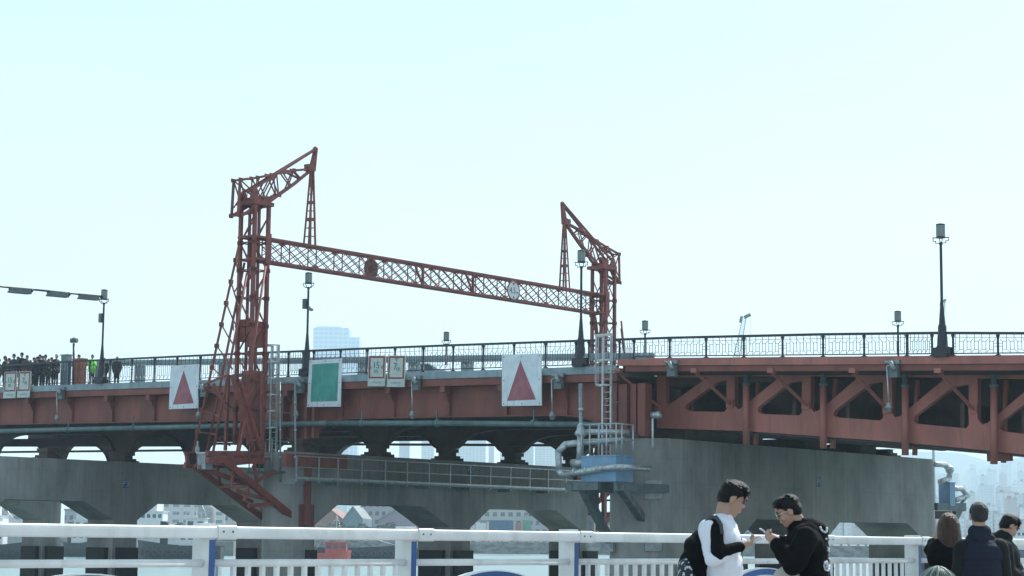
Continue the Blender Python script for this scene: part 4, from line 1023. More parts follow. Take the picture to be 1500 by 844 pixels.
# ================================================================== BOATS AND BUILDINGS ACROSS THE HARBOUR
def facade(name, wall, glass, sx_=3., sz=3.2, fx=.55, fz=.5, flip=False):
    m = bpy.data.materials.new(name); m.use_nodes = True; t = m.node_tree; N = t.nodes; b = N['Principled BSDF']; b.inputs['Roughness'].default_value = .6
    tc = N.new('ShaderNodeTexCoord'); sp = N.new('ShaderNodeSeparateXYZ'); t.links.new(tc.outputs['Object'], sp.inputs[0])
    ad = N.new('ShaderNodeMath'); ad.operation = 'ADD'; t.links.new(sp.outputs[0], ad.inputs[0]); t.links.new(sp.outputs[1], ad.inputs[1])
    def cell(src, size, fr):
        a = N.new('ShaderNodeMath'); a.operation = 'DIVIDE'; a.inputs[1].default_value = size; t.links.new(src, a.inputs[0])
        f = N.new('ShaderNodeMath'); f.operation = 'FRACT'; t.links.new(a.outputs[0], f.inputs[0])
        l = N.new('ShaderNodeMath'); l.operation = 'LESS_THAN'; l.inputs[1].default_value = fr; t.links.new(f.outputs[0], l.inputs[0]); return l
    c1 = cell(ad.outputs[0], sx_, fx); c2 = cell(sp.outputs[2], sz, fz)
    mu = N.new('ShaderNodeMath'); mu.operation = 'MULTIPLY'; t.links.new(c1.outputs[0], mu.inputs[0]); t.links.new(c2.outputs[0], mu.inputs[1])
    nz = N.new('ShaderNodeTexNoise'); nz.inputs['Scale'].default_value = .08; t.links.new(tc.outputs['Object'], nz.inputs['Vector'])
    w = N.new('ShaderNodeMix'); w.data_type = 'RGBA'; w.inputs[6].default_value = (*wall, 1); w.inputs[7].default_value = (*[c * .75 for c in wall], 1); t.links.new(nz.outputs[0], w.inputs[0])
    mx = N.new('ShaderNodeMix'); mx.data_type = 'RGBA'; mx.inputs[7].default_value = (*glass, 1); t.links.new(w.outputs[2], mx.inputs[6]); t.links.new(mu.outputs[0], mx.inputs[0]); t.links.new(mx.outputs[2], b.inputs['Base Color'])
    return m
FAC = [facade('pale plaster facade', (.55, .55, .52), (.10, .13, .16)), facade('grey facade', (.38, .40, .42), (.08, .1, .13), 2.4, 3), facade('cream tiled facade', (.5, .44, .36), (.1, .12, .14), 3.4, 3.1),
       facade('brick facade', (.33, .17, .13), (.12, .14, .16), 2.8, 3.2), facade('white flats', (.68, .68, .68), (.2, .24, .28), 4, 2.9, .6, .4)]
FACF = [facade('haze faded pale facade', (.55, .57, .58), (.30, .36, .42), 3.4, 3.3, .5, .45), facade('haze faded grey facade', (.42, .46, .50), (.26, .32, .38), 3, 3.2, .5, .5), facade('haze faded cream facade', (.56, .52, .46), (.30, .34, .38), 4, 3.1, .5, .45), facade('haze faded pinkish facade', (.46, .36, .34), (.28, .32, .36), 3.6, 3.3, .5, .5), facade('haze faded white facade', (.66, .68, .70), (.38, .45, .52), 5, 3.4, .55, .4)]  # distance haze painted in: walls paled, window contrast lowered
GLASSF = facade('blue curtain wall', (.50, .66, .80), (.22, .40, .58), 9.0, 8.0, .8, .62)
ROOFG = mat('grey metal roof', (.26, .27, .28), .5, var=.3, scale=.3, streak=4)
ROOFS = [ROOFG, mat('teal roof', (.12, .28, .27), .6), mat('rust roof', (.30, .13, .09), .7)]
def wxz(x, y, Y): p = W(x, y, Y); return p.x, p.z
# tall tower beyond the bridge
Y = 3600; xa, zt = wxz(459, 480, Y); xb, _ = wxz(511, 480, Y); xc, z2 = wxz(526, 494, Y)
t = thing('office_tower', (xb, Y, .3), 'tall pale blue glass tower rising above the railing right of the gantry tower', 'office tower')
b = MB(); b.wbox(xa, xb, Y, Y + 60, -2, zt); b.wbox(xa + 5, xa + 50, Y + 4, Y + 40, zt + .01, zt + 3); b.build('main_block', GLASSF, t)
b = MB(); b.wbox(xb + .05, xc, Y + 4, Y + 60, -2, z2); b.build('side_block', GLASSF, t)
b = MB(); b.wbox(xb + .02, xb + .8, Y - .6, Y - .01, .3, zt - 4); b.wbox(xa - .3, xb + .9, Y - .5, Y - .01, zt * .5, zt * .5 + 1.5); b.build('fin', FAC[4], t)
def building(x0, x1, ytop, Y, m, label, zb=.3, dep=14, kind='apartment_block', cat='building', grp=None, roofbits=True):
    xa, zt = wxz(x0, ytop, Y); xb, _ = wxz(x1, ytop, Y); zt = max(zt, zb + 3)
    t = thing(kind, ((xa + xb) / 2, Y, zb), label, cat, grp)
    b = MB(); b.wbox(xa, xb, Y, Y + dep, zb, zt); b.build('wall', m, t)
    b = MB(); b.wbox(xa - .25, xb + .25, Y - .25, Y + dep + .25, zt + .01, zt + .6); w = xb - xa; b.wbox(xa + w * .3, xa + w * .55, Y + 3, Y + 7, zt + .61, zt + 3.0); b.build('roof', ROOFG, t)
    return t
g_ = 'pale apartment blocks glimpsed under the bridge deck'
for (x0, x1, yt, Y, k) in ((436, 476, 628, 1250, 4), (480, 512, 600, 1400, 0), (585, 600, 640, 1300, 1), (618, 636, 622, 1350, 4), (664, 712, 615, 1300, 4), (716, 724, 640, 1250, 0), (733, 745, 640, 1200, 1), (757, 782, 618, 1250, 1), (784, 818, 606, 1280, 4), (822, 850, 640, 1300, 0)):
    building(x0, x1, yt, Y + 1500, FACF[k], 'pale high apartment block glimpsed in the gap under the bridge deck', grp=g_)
def warehouse(x0, xm, x1, ye, ya, Y, wall, roof, label, dep=45, ze=.3):
    xa, z_e = wxz(x0, ye, Y); xb, z_a = wxz(xm, ya, Y); xc, z_c = wxz(x1, ye, Y)
    t = thing('warehouse', (xb, Y, ze), label, 'warehouse')
    b = MB(); b.prism([(xa, Y, ze), (xc, Y, ze), (xc, Y, z_c), (xb, Y, z_a), (xa, Y, z_e)], (0, dep, 0)); w = b.build('wall', wall, t)
    b = MB()
    for (p, q) in (((xa, z_e), (xb, z_a)), ((xb, z_a), (xc, z_c))):
        b.prism([(p[0], Y - .6, p[1] + .05), (q[0], Y - .6, q[1] + .05), (q[0], Y - .6, q[1] + .45), (p[0], Y - .6, p[1] + .45)], (0, dep + 1.2, 0))
    b.build('roof', roof, t)
    b = MB(); w_ = xc - xa; b.wbox(xa + w_ * .35, xa + w_ * .6, Y - .12, Y - .01, ze, ze + 4); b.build('door', GALVD, t)
    return t
corr = mat('mauve corrugated cladding', (.28, .24, .30), .6, var=.12, streak=.05, scale=3)
warehouse(555, 590, 630, 762, 741, 640, corr, ROOFG, 'mauve gabled warehouse across the water between the middle columns')
warehouse(503, 517, 531, 761, 743, 655, mat('teal cladding', (.15, .24, .28), .6), ROOFG, 'teal grey gabled shed left of the mauve warehouse')
warehouse(455, 482, 505, 764, 746, 670, mat('terracotta cladding', (.33, .17, .13), .7), ROOFS[2], 'terracotta gabled shed at the left of the warehouses')
b_ = warehouse(520, 560, 600, 748, 726, 720, FAC[1], ROOFG, 'broad grey shed with rooflights behind the mauve warehouse', 60)
b = MB(); 
for x in (523, 535, 545): p = W(x, 741, 715); 
building(690, 716, 764, 690, FAC[4], 'low white harbour office seen left of the blue container', kind='harbour_office')
warehouse(770, 815, 870, 756, 738, 700, FAC[1], ROOFG, 'grey hipped shed behind the green container', 60)
warehouse(700, 745, 790, 752, 734, 760, FAC[0], ROOFG, 'pale wide shed farthest behind the containers', 60)
def container(x0, x1, y0, y1, Y, m, label, zb=None):
    xa, zt = wxz(x0, y0, Y); xb, zb_ = wxz(x1, y1, Y)
    t = thing('shipping_container', ((xa + xb) / 2, Y, zb_), label, 'container', 'containers on the quay')
    b = MB(); b.wbox(xa, xb, Y, Y + 2.4, zb_, zt); b.build('shell', m, t)
    b = MB(); n = int((xb - xa) / .5)
    for i in range(n): b.wbox(xa + .2 + i * .5, xa + .4 + i * .5, Y - .06, Y - .003, zb_ + .15, zt - .15)
    b.build('corrugation', m, t)
    b = MB()
    for x in (xa, xb - .15): b.wbox(x, x + .15, Y - .09, Y - .062, zb_, zt)
    b.build('corner_post', GALVD, t)
container(716, 752, 762, 792, 616, mat('container blue', (.05, .13, .26), .6), 'dark blue container stack standing on the quay')
container(755, 764, 766, 792, 617, mat('container orange', (.45, .16, .10), .6), 'orange container beside the dark blue container')
container(766, 778, 762, 792, 618, mat('container green', (.10, .35, .22), .6), 'green container at the right of the quay row')
container(696, 713, 766, 792, 617, WHITE, 'white container left of the dark blue one')
# quay vehicles and clutter: rows of parked vans, each a body with windows and wheels
def van(x, Y, m, label, z=.4):
    p = W(x, 790, Y); t = thing('parked_van', (p.x, Y, z), label, 'van', 'vans parked on the far quay')
    b = MB(); b.prism([(p.x - 2.2, Y, z + .35), (p.x + 2.3, Y, z + .35), (p.x + 2.3, Y, z + 1.1), (p.x + 1.7, Y, z + 1.3), (p.x + 1.1, Y, z + 2.05), (p.x - 2.2, Y, z + 2.05)], (0, 1.8, 0)); b.build('body', m, t)
    b = MB(); b.wbox(p.x - 1.6, p.x + 1.0, Y - .02, Y - .004, z + 1.3, z + 1.8); b.build('window', SDARK, t)
    for dx in (-1.4, 1.5): b = MB(); b.tube((p.x + dx, Y - .05, z + .36), (p.x + dx, Y + .25, z + .36), .36, n=12); b.build('wheel', BLACKR, t)
vm = [WHITE, mat('van grey', (.3, .32, .34), .4), mat('van navy', (.05, .08, .16), .4), mat('van teal', (.15, .35, .35), .4)]
for i, x in enumerate((300, 345, 480, 500, 522, 548, 585, 700, 722, 742, 765, 790, 812, 868, 1098, 1225, 1250, 1275)):
    van(x, 612 + (i % 3) * 4, vm[(i * 7) % 4], ['white', 'grey', 'navy', 'teal'][(i * 7) % 4] + ' van parked on the far quay')
def tree(p, h, label, seed):
    r_ = random.Random(seed); t = thing('quay_tree', p, label, 'tree', 'small trees along the far quay')
    b = MB(); b.tube(p, p + UP * h * .5, .18, .1, 7)
    for k in range(4): a = r_.uniform(0, 6.28); b.tube(p + UP * h * (.3 + .05 * k), p + V((cos(a) * h * .25, sin(a) * h * .25, h * .65)), .08, .04, 5)
    b.build('trunk', mat('bark', (.08, .06, .045), .9), t)
    b = MB()
    for k in range(500):
        a = r_.uniform(0, 6.28); rr_ = h * .36 * r_.random() ** .4; zz = h * (.62 + r_.uniform(-.32, .32)); sc_ = sqrt(max(.05, 1 - ((zz / h - .62) / .38) ** 2))
        c = p + V((cos(a) * rr_ * sc_, sin(a) * rr_ * sc_, zz)); q = [V((r_.gauss(0, 1), r_.gauss(0, 1), r_.gauss(0, 1))) * .22 for _ in range(3)]; b.add([c + v for v in q], [(0, 1, 2)])
    b.build('crown', mat('dark foliage', (.05, .09, .045), .8, var=.5), t)
for i, x in enumerate((470, 483, 496, 513, 530, 541, 557, 572, 590, 232, 246, 262)):
    p = W(x, 800, 608); tree(V((p.x, 609, .4)), 4.2 + (i * 37 % 5) * .4, 'small dark green tree on the far quay edge', i)
HULL = mat('black ship hull', (.03, .035, .045), .5, var=.4, scale=.6); HULLR = mat('red workboat paint', (.55, .10, .08), .45, var=.2); DECKG = mat('green deck paint', (.08, .16, .12), .6)
def boat(x0, x1, Y, hull, label, flip=1, kind='tugboat', h=2.4, cab=(.25, .6), tiers=2, funnel=True, tyres=True, cabm=WHITE, wide=5.5, dh=2.3, mastm=GALV, uf=None):
    xa = W(x0, 815, Y).x; xb = W(x1, 815, Y).x; Lh = xb - xa; z0 = WATERZ
    t = thing(kind, ((xa + xb) / 2, Y, z0), label, 'boat')
    X = lambda u: xa + Lh * (u if flip > 0 else 1 - u)
    secs = []; n = 14
    for i in range(n + 1):
        u = i / n; bw = wide / 2 * (1 - max(0, (u - .72) / .28) ** 2.2 * .93) * (1 - max(0, (.08 - u) / .08) * .15); hh = h * (1 + .5 * max(0, u - .5) ** 1.6 * 2)
        rk = .35 * max(0, u - .8) * 5 * .5
        secs.append([(X(u) - (rk if flip > 0 else -rk) * 0, Y + wide / 2 - bw * .8, z0 - .3), (X(u), Y + wide / 2 - bw, z0 + hh * .6), (X(min(1.03, u + rk * .03)), Y + wide / 2 - bw, z0 + hh), (X(min(1.03, u + rk * .03)), Y + wide / 2 + bw, z0 + hh), (X(u), Y + wide / 2 + bw, z0 + hh * .6), (X(u), Y + wide / 2 + bw * .8, z0 - .3)])
    vs = [v for s_ in secs for v in s_]; fs = []
    for i in range(n):
        for k in range(5): a = i * 6 + k; f = (a, a + 1, a + 7, a + 6); fs.append(f if flip > 0 else f[::-1])
        a = i * 6; fs.append((a + 5, a, a + 6, a + 11))
    fs += [(0, 5, 4, 3, 2, 1), tuple(n * 6 + k for k in range(6))]
    b = MB(); b.add(vs, fs); b.build('hull', hull, t)
    b = MB()
    for i in range(n):
        for k in (2, 3): b.bar(secs[i][k], secs[i + 1][k], .22, .35)
    b.build('bulwark', hull, t)
    za = z0 + h; c0, c1 = cab
    for k in range(tiers):
        u0 = c0 + .06 * k; u1 = c1 - .07 * k; xx = sorted((X(u0), X(u1))); y0, y1 = Y + 1.1 + .2 * k, Y + wide - 1.1
        b = MB(); b.wbox(xx[0], xx[1], y0, y1, za + .01, za + dh); c_ = b.build('deckhouse', cabm, t)
        b = MB(); m = max(2, int((xx[1] - xx[0]) / 1.1))
        for j in range(m): w_ = (xx[1] - xx[0]) / m; b.wbox(xx[0] + w_ * (j + .2), xx[0] + w_ * (j + .8), y0 - .05, y0 - .004, za + dh * .5, za + dh * .8)
        build_each(b, 'window', SDARK, c_, .001)
        b = MB(); b.wbox(xx[0] - .3, xx[1] + .3, y0 - .3, y1 + .3, za + dh + .005, za + dh + .12)
        for j in range(6): xq = xx[0] + (xx[1] - xx[0]) * j / 5; b.tube((xq, y0 - .2, za + dh + .1), (xq, y0 - .2, za + dh + 1), .03, n=5)
        b.bar((xx[0], y0 - .2, za + dh + 1), (xx[1], y0 - .2, za + dh + 1), .05); b.build('roof', cabm, c_)
        za += dh + .12
    um = (c0 + c1) / 2; b = MB(); b.tube((X(um), Y + wide / 2, za), (X(um), Y + wide / 2, za + 4.5), .1, .05, 6)
    for k in (1.5, 2.6, 3.6): b.bar((X(um) - 1.1 + k * .15, Y + wide / 2, za + k), (X(um) + 1.1 - k * .15, Y + wide / 2, za + k), .07)
    b.tube((X(um), Y + wide / 2, za + 4.2), (X(.98), Y + wide / 2, z0 + h), .025, n=4); b.tube((X(um), Y + wide / 2, za + 4.2), (X(.03), Y + wide / 2, z0 + h), .025, n=4); b.build('mast', mastm, t)
    if funnel:
        uf = uf or c0 - .07; b = MB(); b.lathe((X(uf), Y + wide / 2, z0 + h), [(.7, 0), (.65, 3.4), (.72, 3.5), (.72, 4.2), (.4, 4.25)], 14); b.build('funnel', HULL, t)
    if tyres:
        m = int(Lh / 1.15)
        for j in range(m):
            u = .04 + .9 * j / max(1, m - 1); bw = wide / 2 * (1 - max(0, (u - .72) / .28) ** 2.2 * .93)
            o = V((X(u), Y + wide / 2 - bw - .14, z0 + h * .62)); b = MB(); R1, r1 = .40, .15; vs = []; fs = []
            for a in range(12):
                for c in range(6):
                    A_, C_ = 2 * pi * a / 12, 2 * pi * c / 6; vs.append(o + V(((R1 + r1 * cos(C_)) * cos(A_), r1 * sin(C_), (R1 + r1 * cos(C_)) * sin(A_))))
                    fs.append((a * 6 + c, a * 6 + (c + 1) % 6, ((a + 1) % 12) * 6 + (c + 1) % 6, ((a + 1) % 12) * 6 + c))
            b.add(vs, fs, True); b.build('tyre', mat('old tyre', (.06, .06, .065), .8), t)
    return t
boat(-70, 47, 336, HULL, 'black hulled tugboat hung with tyres at the far left', 1)
boat(198, 322, 338, HULL, 'black hulled tugboat hung with tyres and a tall funnel behind the left railing post', -1, h=2.6, cab=(.14, .5), tiers=2, uf=.70)
boat(455, 512, 330, HULLR, 'red workboat with a red cabin between the columns', 1, h=1.6, cab=(.35, .9), tiers=1, funnel=False, tyres=False, cabm=HULLR, wide=4, dh=1.9, kind='workboat')
boat(380, 604, 372, HULL, 'long low dark barge lying behind the red workboat', 1, h=2.3, cab=(.05, .2), tiers=1, funnel=False, kind='barge', wide=8)
boat(92, 140, 400, HULL, 'small white ship between the columns left of the pier plated P3', 1, h=2.6, cab=(.2, .8), tiers=3, kind='ship', tyres=False)
boat(165, 292, 430, mat('white ship hull', (.6, .62, .63), .5, var=.2), 'large white ship with a tall deckhouse behind the tugboat', 1, h=4.0, cab=(.1, .62), tiers=4, kind='ship', tyres=False, wide=9, dh=2.7, mastm=HULLR)
boat(-120, 30, 440, mat('grey ship hull', (.35, .38, .4), .5, var=.2), 'grey hulled ship with white deckhouse at the far left behind the tugboat', 1, h=3.6, cab=(.3, .85), tiers=3, kind='ship', tyres=False, wide=9)
boat(600, 668, 420, HULL, 'dark fishing boat half hidden behind the middle column', -1, h=1.8, cab=(.3, .6), tiers=1, kind='fishing_boat', tyres=False)
boat(1420, 1600, 480, mat('navy ship hull', (.05, .07, .12), .5), 'navy hulled ship lying behind the people at the right', 1, h=3, cab=(.3, .7), tiers=2, kind='ship', tyres=False, wide=8)
xs, zt = wxz(290, 741, 460); p = V((wxz(303, 760, 460)[0], 460, WATERZ)); 
t = thing('storage_silo', p + UP * 3.2, 'tall pale grey cylindrical silo behind the white ship', 'silo'); b = MB(); b.lathe(p + UP * 3.2, [(2.0, 0), (2.0, 7.5), (1.2, 8.4)], 24); b.build('shell', CONC, t)
b = MB(); b.box; b.lathe(p + UP * 3.2, [(2.08, 3.5), (2.08, 3.7)], 24); b.build('band', GALVD, t)
b = MB(); b.wbox(p.x - 5, p.x + 7, 455, 467, WATERZ - .3, WATERZ + 3.19); tag(b.build('mooring_pontoon', CONCD), 'grey concrete pontoon carrying the cylindrical silo', 'pontoon')
# far left sheds
for i, (x0, x1, yt, Y, k) in enumerate(((-60, 12, 745, 700, 1), (14, 60, 752, 660, 4), (95, 130, 748, 680, 1), (330, 400, 752, 690, 0), (240, 330, 738, 740, 4), (840, 905, 752, 700, 2), (905, 1000, 748, 720, 0), (1075, 1110, 765, 700, 1))):
    building(x0, x1, yt, Y, FAC[k], ['pale grey quay building with a flat roof at the far left', 'white quay building beside the grey one at the far left', 'grey quay block behind the leftmost pier column', 'plaster quay block behind the silo', 'white quay block left of the silo', 'cream quay block behind the tank brackets', 'plaster block hidden behind the broad pier', 'grey block seen in the opening beside the backpack'][i], kind='quay_building')
# hillside town on the right
rr = random.Random(11); n = 0
for row in range(13):
    Y = 1500 + row * 230
    x = 1195
    while x < 1720:
        w = rr.uniform(7, 22) * (1.1 - row * .045); 
        base_y = 796 - 4 - row * 6.0 + rr.uniform(-3, 3); zb = max(.3, W(x, base_y, Y).z - 2)
        hgt = rr.choice([9, 12, 14, 18, 22, 30]) * (1 if row < 8 else .8) * Y / 1500; top_y = base_y - hgt * F / Y * .8
        if rr.random() < .86:
            k = rr.choice([0, 0, 1, 2, 4, 4, 3]); xa, _ = wxz(x, 700, Y); xb, _ = wxz(x + w, 700, Y)
            t = thing('hillside_house', ((xa + xb) / 2, Y, zb), 'hazy pale block in the hillside town across the harbour', 'building', 'hazy blocks of the hillside town')
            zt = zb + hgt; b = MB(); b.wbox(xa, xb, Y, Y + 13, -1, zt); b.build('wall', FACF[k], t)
            b = MB(); b.wbox(xa - .3, xb + .3, Y - .3, Y + 13.3, zt + .01, zt + .5); b.wbox(xa + 1, xa + 4, Y + 3, Y + 7, zt + .51, zt + 2.8); b.build('roof', ROOFS[rr.choice([0, 0, 0, 1, 2])], t); n += 1
        x += w + rr.uniform(1, 7)
# luffing cranes
def crane(pts, Y, label, zb=.3):
    P_ = [W(x, y, Y) for x, y in pts]; base = V((P_[0].x, Y, zb)); t = thing('harbour_crane', base, label, 'crane')
    b = MB(); b.wbox(base.x - 1.5, base.x + 1.5, Y - 1.5, Y + 1.5, zb, zb + 5); b.tube(base + UP * 5, P_[0], .6, .5, 8); b.wbox(P_[0].x - 1.6, P_[0].x + 1.6, Y - 1.4, Y + 1.4, P_[0].z, P_[0].z + 2.2); b.build('tower', GALVD, t)
    b = MB(); a, c = P_[0] + UP * 1.5, P_[1]; dv = (c - a); nn = 22; w0 = .9
    for k in range(nn):
        u, v = k / nn, (k + 1) / nn; 
        for sg in (-1, 1):
            for s2 in (-1, 1): b.bar(a + dv * u + V((sg * w0, s2 * .6, 0)) * (1 - u * .4), a + dv * v + V((sg * w0, s2 * .6, 0)) * (1 - v * .4), .13)
        b.bar(a + dv * u + V((-w0, 0, 0)) * (1 - u * .4), a + dv * v + V((w0, 0, 0)) * (1 - v * .4), .09); b.bar(a + dv * v + V((-w0, -.6, 0)) * (1 - v * .4), a + dv * u + V((w0, -.6, 0)) * (1 - u * .4), .09)
    b.build('boom', GALVD, t)
    b = MB(); e = P_[2]; b.bar(c, e, 1.4, .9); b.bar(c + UP * .3 - V((.8, 0, 0)), c - V((1.2, 0, 1.5)), .7); b.tube(e, e - UP * 9, .04, n=4); b.build('boom_head', GREYST, t)
crane([(1073, 560), (1090.5, 465), (1099, 461)], 560, 'grey luffing crane with a lattice boom showing above the truss span railing')
crane([(1367, 640), (1382, 442), (1385, 439)], 760, 'faint thin crane boom behind the tallest lamp')
# haze over the harbour
b = MB(); b.wbox(-1200, 3800, -40, 6600, WATERZ - 1.2, 460)
hz = bpy.data.materials.new('haze'); hz.use_nodes = True; N = hz.node_tree.nodes; N.clear()
pv = N.new('ShaderNodeVolumePrincipled'); pv.inputs['Density'].default_value = .00024; pv.inputs['Color'].default_value = (.66, .86, 1, 1); pv.inputs['Anisotropy'].default_value = .2
mo = N.new('ShaderNodeOutputMaterial'); hz.node_tree.links.new(pv.outputs[0], mo.inputs['Volume'])
tag(b.build('haze', hz), kind='stuff')

# ================================================================== PEOPLE
SKIN = mat('skin', (.40, .25, .19), .6, var=.08, scale=12, bump=.03)
HAIR = mat('black hair', (.008, .008, .009), .5, spec=.3, var=.3, scale=60, streak=5, bump=.8, bscale=160)
HAIRB = mat('brown hair', (.06, .026, .016), .4, var=.5, scale=40, streak=8, bump=.8, bscale=140)
HAIRG = mat('greying hair', (.035, .036, .038), .6, var=.5, scale=90, bump=.8, bscale=200)
CW = mat('white jersey cotton', (.74, .76, .86), .85, var=.05, scale=8, bump=.15, bscale=50)
CB = mat('black cotton', (.008, .009, .011), .9, spec=.08, var=.3, scale=8, bump=.2, bscale=60)
CN = mat('navy quilted nylon', (.014, .021, .038), .75, spec=.2, var=.25, scale=6, bump=.2, bscale=60)
CD = mat('dark green grey coat', (.016, .021, .022), .8, spec=.15, var=.25, scale=6, bump=.2)
CBG = mat('beige trousers', (.48, .45, .39), .85, var=.1)
CJ = mat('dark jeans', (.03, .04, .06), .85, var=.25)
def capsule(b, p0, r0, p1, r1, n=10):
    p0, p1 = V(p0), V(p1); t = p1 - p0
    if t.length < 1e-4: b.ball(p0, r0, 6); return
    prof = []
    for k in range(4): a = pi / 2 * (1 - k / 3); prof.append((max(.0005, r0 * cos(a)), -r0 * sin(a)))
    for k in range(4): a = pi / 2 * k / 3; prof.append((max(.0005, r1 * cos(a)), t.length + r1 * sin(a)))
    b.lathe(p0, prof, n, ax=t)
def ell(b, c, rad, rot=None, n=10):
    k = len(b.v); b.ball((0, 0, 0), 1, n); 
    for i in range(k, len(b.v)):
        v = b.v[i]; v = V((v.x * rad[0], v.y * rad[1], v.z * rad[2]))
        if rot is not None: v = rot @ v
        b.v[i] = v + V(c)
def blob(b, name, m, parent, vox=.008, sm=6, fold=0., fs=9., seed=0, keep=None):
    me = bpy.data.meshes.new('tmp'); me.from_pydata(b.v, [], b.f); me.update(); o = bpy.data.objects.new('tmp', me); COL.objects.link(o)
    md = o.modifiers.new('r', 'REMESH'); md.mode = 'VOXEL'; md.voxel_size = vox; md.adaptivity = 0
    ms = o.modifiers.new('s', 'SMOOTH'); ms.iterations = sm; ms.factor = .5
    bpy.context.view_layer.update()
    m2 = bpy.data.meshes.new_from_object(o.evaluated_get(bpy.context.evaluated_depsgraph_get())); bpy.data.objects.remove(o); bpy.data.meshes.remove(me)
    org = ORG[parent.name] if parent is not None else V((0, 0, 0))
    m2.name = name; nr = [v.normal.copy() for v in m2.vertices]
    for v, n_ in zip(m2.vertices, nr):
        if fold:
            p = v.co; f = noise.noise(V((p.x * fs, p.y * fs, p.z * fs * .55)) + V((seed, 0, 0))); f = (1 - abs(f) * 2.2) * .6 + noise.noise(p * fs * 2.6) * .3
            v.co = v.co + n_ * fold * f
        v.co -= org
    for p in m2.polygons: p.use_smooth = True
    m2.materials.clear(); m2.materials.append(m)
    o = bpy.data.objects.new(name, m2); COL.objects.link(o); o.parent = parent; ORG[o.name] = org; return o
class Head:
    # c: centre of the skull; yaw: the way the face looks (0 = +X, counter-clockwise); tilt: nod down; k: scale
    def __init__(s, c, yaw, tilt=0., k=1., roll=0.):
        s.c = V(c); s.k = k; s.R = Matrix.Rotation(yaw, 3, 'Z') @ Matrix.Rotation(tilt, 3, 'Y') @ Matrix.Rotation(roll, 3, 'X')
    def p(s, x, y, z): return s.c + s.R @ (V((x, y, z)) * s.k)
    def e(s, b, x, y, z, rx, ry, rz, n=10): ell(b, s.p(x, y, z), (rx * s.k, ry * s.k, rz * s.k), s.R, n)
    def skin(s, b, neck):
        s.e(b, -.006, 0, .022, .086, .070, .086); s.e(b, .022, 0, -.035, .066, .058, .078); s.e(b, .050, 0, -.085, .030, .032, .026)
        s.e(b, .078, 0, .035, .018, .05, .03); s.e(b, .062, .032, -.028, .026, .022, .03); s.e(b, .062, -.032, -.028, .026, .022, .03)
        capsule(b, s.p(.082, 0, .010), .009 * s.k, s.p(.095, 0, -.018), .0115 * s.k); s.e(b, .084, .011, -.024, .012, .010, .008); s.e(b, .084, -.011, -.024, .012, .010, .008)
        s.e(b, .084, 0, -.050, .012, .022, .007); s.e(b, .082, 0, -.062, .012, .019, .007)
        for q in (1, -1): s.e(b, -.004, .074 * q, -.012, .020, .009, .032); s.e(b, .004, .078 * q, .008, .014, .007, .014)
        capsule(b, s.p(-.022, 0, -.055), .052 * s.k, neck, .058)
    def face(s, t):
        for q in (1, -1):
            b = MB(); ell(b, s.p(.083, .030 * q, .004), (.008 * s.k, .014 * s.k, .007 * s.k), s.R, 6); b.build('eye', SDARK, t)
            b = MB(); ell(b, s.p(.089, .030 * q, .026), (.007 * s.k, .019 * s.k, .004 * s.k), s.R, 6); b.build('eyebrow', HAIR, t)
        b = MB(); ell(b, s.p(.094, 0, -.056), (.004 * s.k, .017 * s.k, .0025 * s.k), s.R, 6); b.build('lips', mat('lips', (.35, .14, .12), .5), t)
    def hair_short(s, t, m=HAIR, seed=1, fringe=.03, nape=-.03, spikes=70, length=.03):
        b = MB(); s.e(b, -.014, 0, .046, .088, .077, .074); s.e(b, -.040, 0, .005, .060, .073, .07 - nape * .2); s.e(b, .028, 0, .088, .060, .060, .030 + fringe * .2); s.e(b, .060, 0, .076, .034, .056, .026 + fringe * .3)
        for q in (1, -1): s.e(b, -.004, .066 * q, .036, .040, .016, .045)
        r_ = random.Random(seed)
        for k in range(spikes):
            a = r_.uniform(-pi, pi); e_ = r_.uniform(.15, 1.5); dv = V((cos(a) * cos(e_), sin(a) * cos(e_), sin(e_)))
            o_ = V((-.014, 0, .045)) + V((dv.x * .083, dv.y * .072, dv.z * .070)); tip = o_ + dv * length * r_.uniform(.3, 1) + V((r_.uniform(-.01, .025), r_.uniform(-.015, .015), r_.uniform(-.012, .004)))
            b.tube(s.p(*o_), s.p(*tip), .011 * s.k, .003 * s.k, 5)
        for k in range(22):
            y = (k - 10.5) * .0058; b.tube(s.p(.070, y, .085), s.p(.092 - abs(y) * .45, y + r_.uniform(-.008, .008), .056 - fringe * r_.uniform(.3, 1.1)), .009 * s.k, .002 * s.k, 5)
        o = blob(b, 'hair', m, t, .0055, 3, .0018, 50, seed)
        st = MB(); org = ORG[o.name]; vs = o.data.vertices; n_ = len(vs)   # loose strands lifting off the mass
        for k in range(420):
            v = vs[r_.randrange(n_)]; nn = v.normal; g = (s.R @ V((.5, 0, -.55))); d_ = (nn * .25 + g * r_.uniform(.4, 1.1) + V((r_.uniform(-.4, .4), r_.uniform(-.4, .4), r_.uniform(-.2, .4)))).normalized(); a_ = V(v.co) - nn * .002; st.tube(a_, a_ + d_ * r_.uniform(.006, .020), .0022, .0006, 3)
        bm = bmesh.new(); bm.from_mesh(o.data); bv = [bm.verts.new(v) for v in st.v]
        for f in st.f: bm.faces.new([bv[i] for i in f])
        bm.to_mesh(o.data); bm.free(); return o
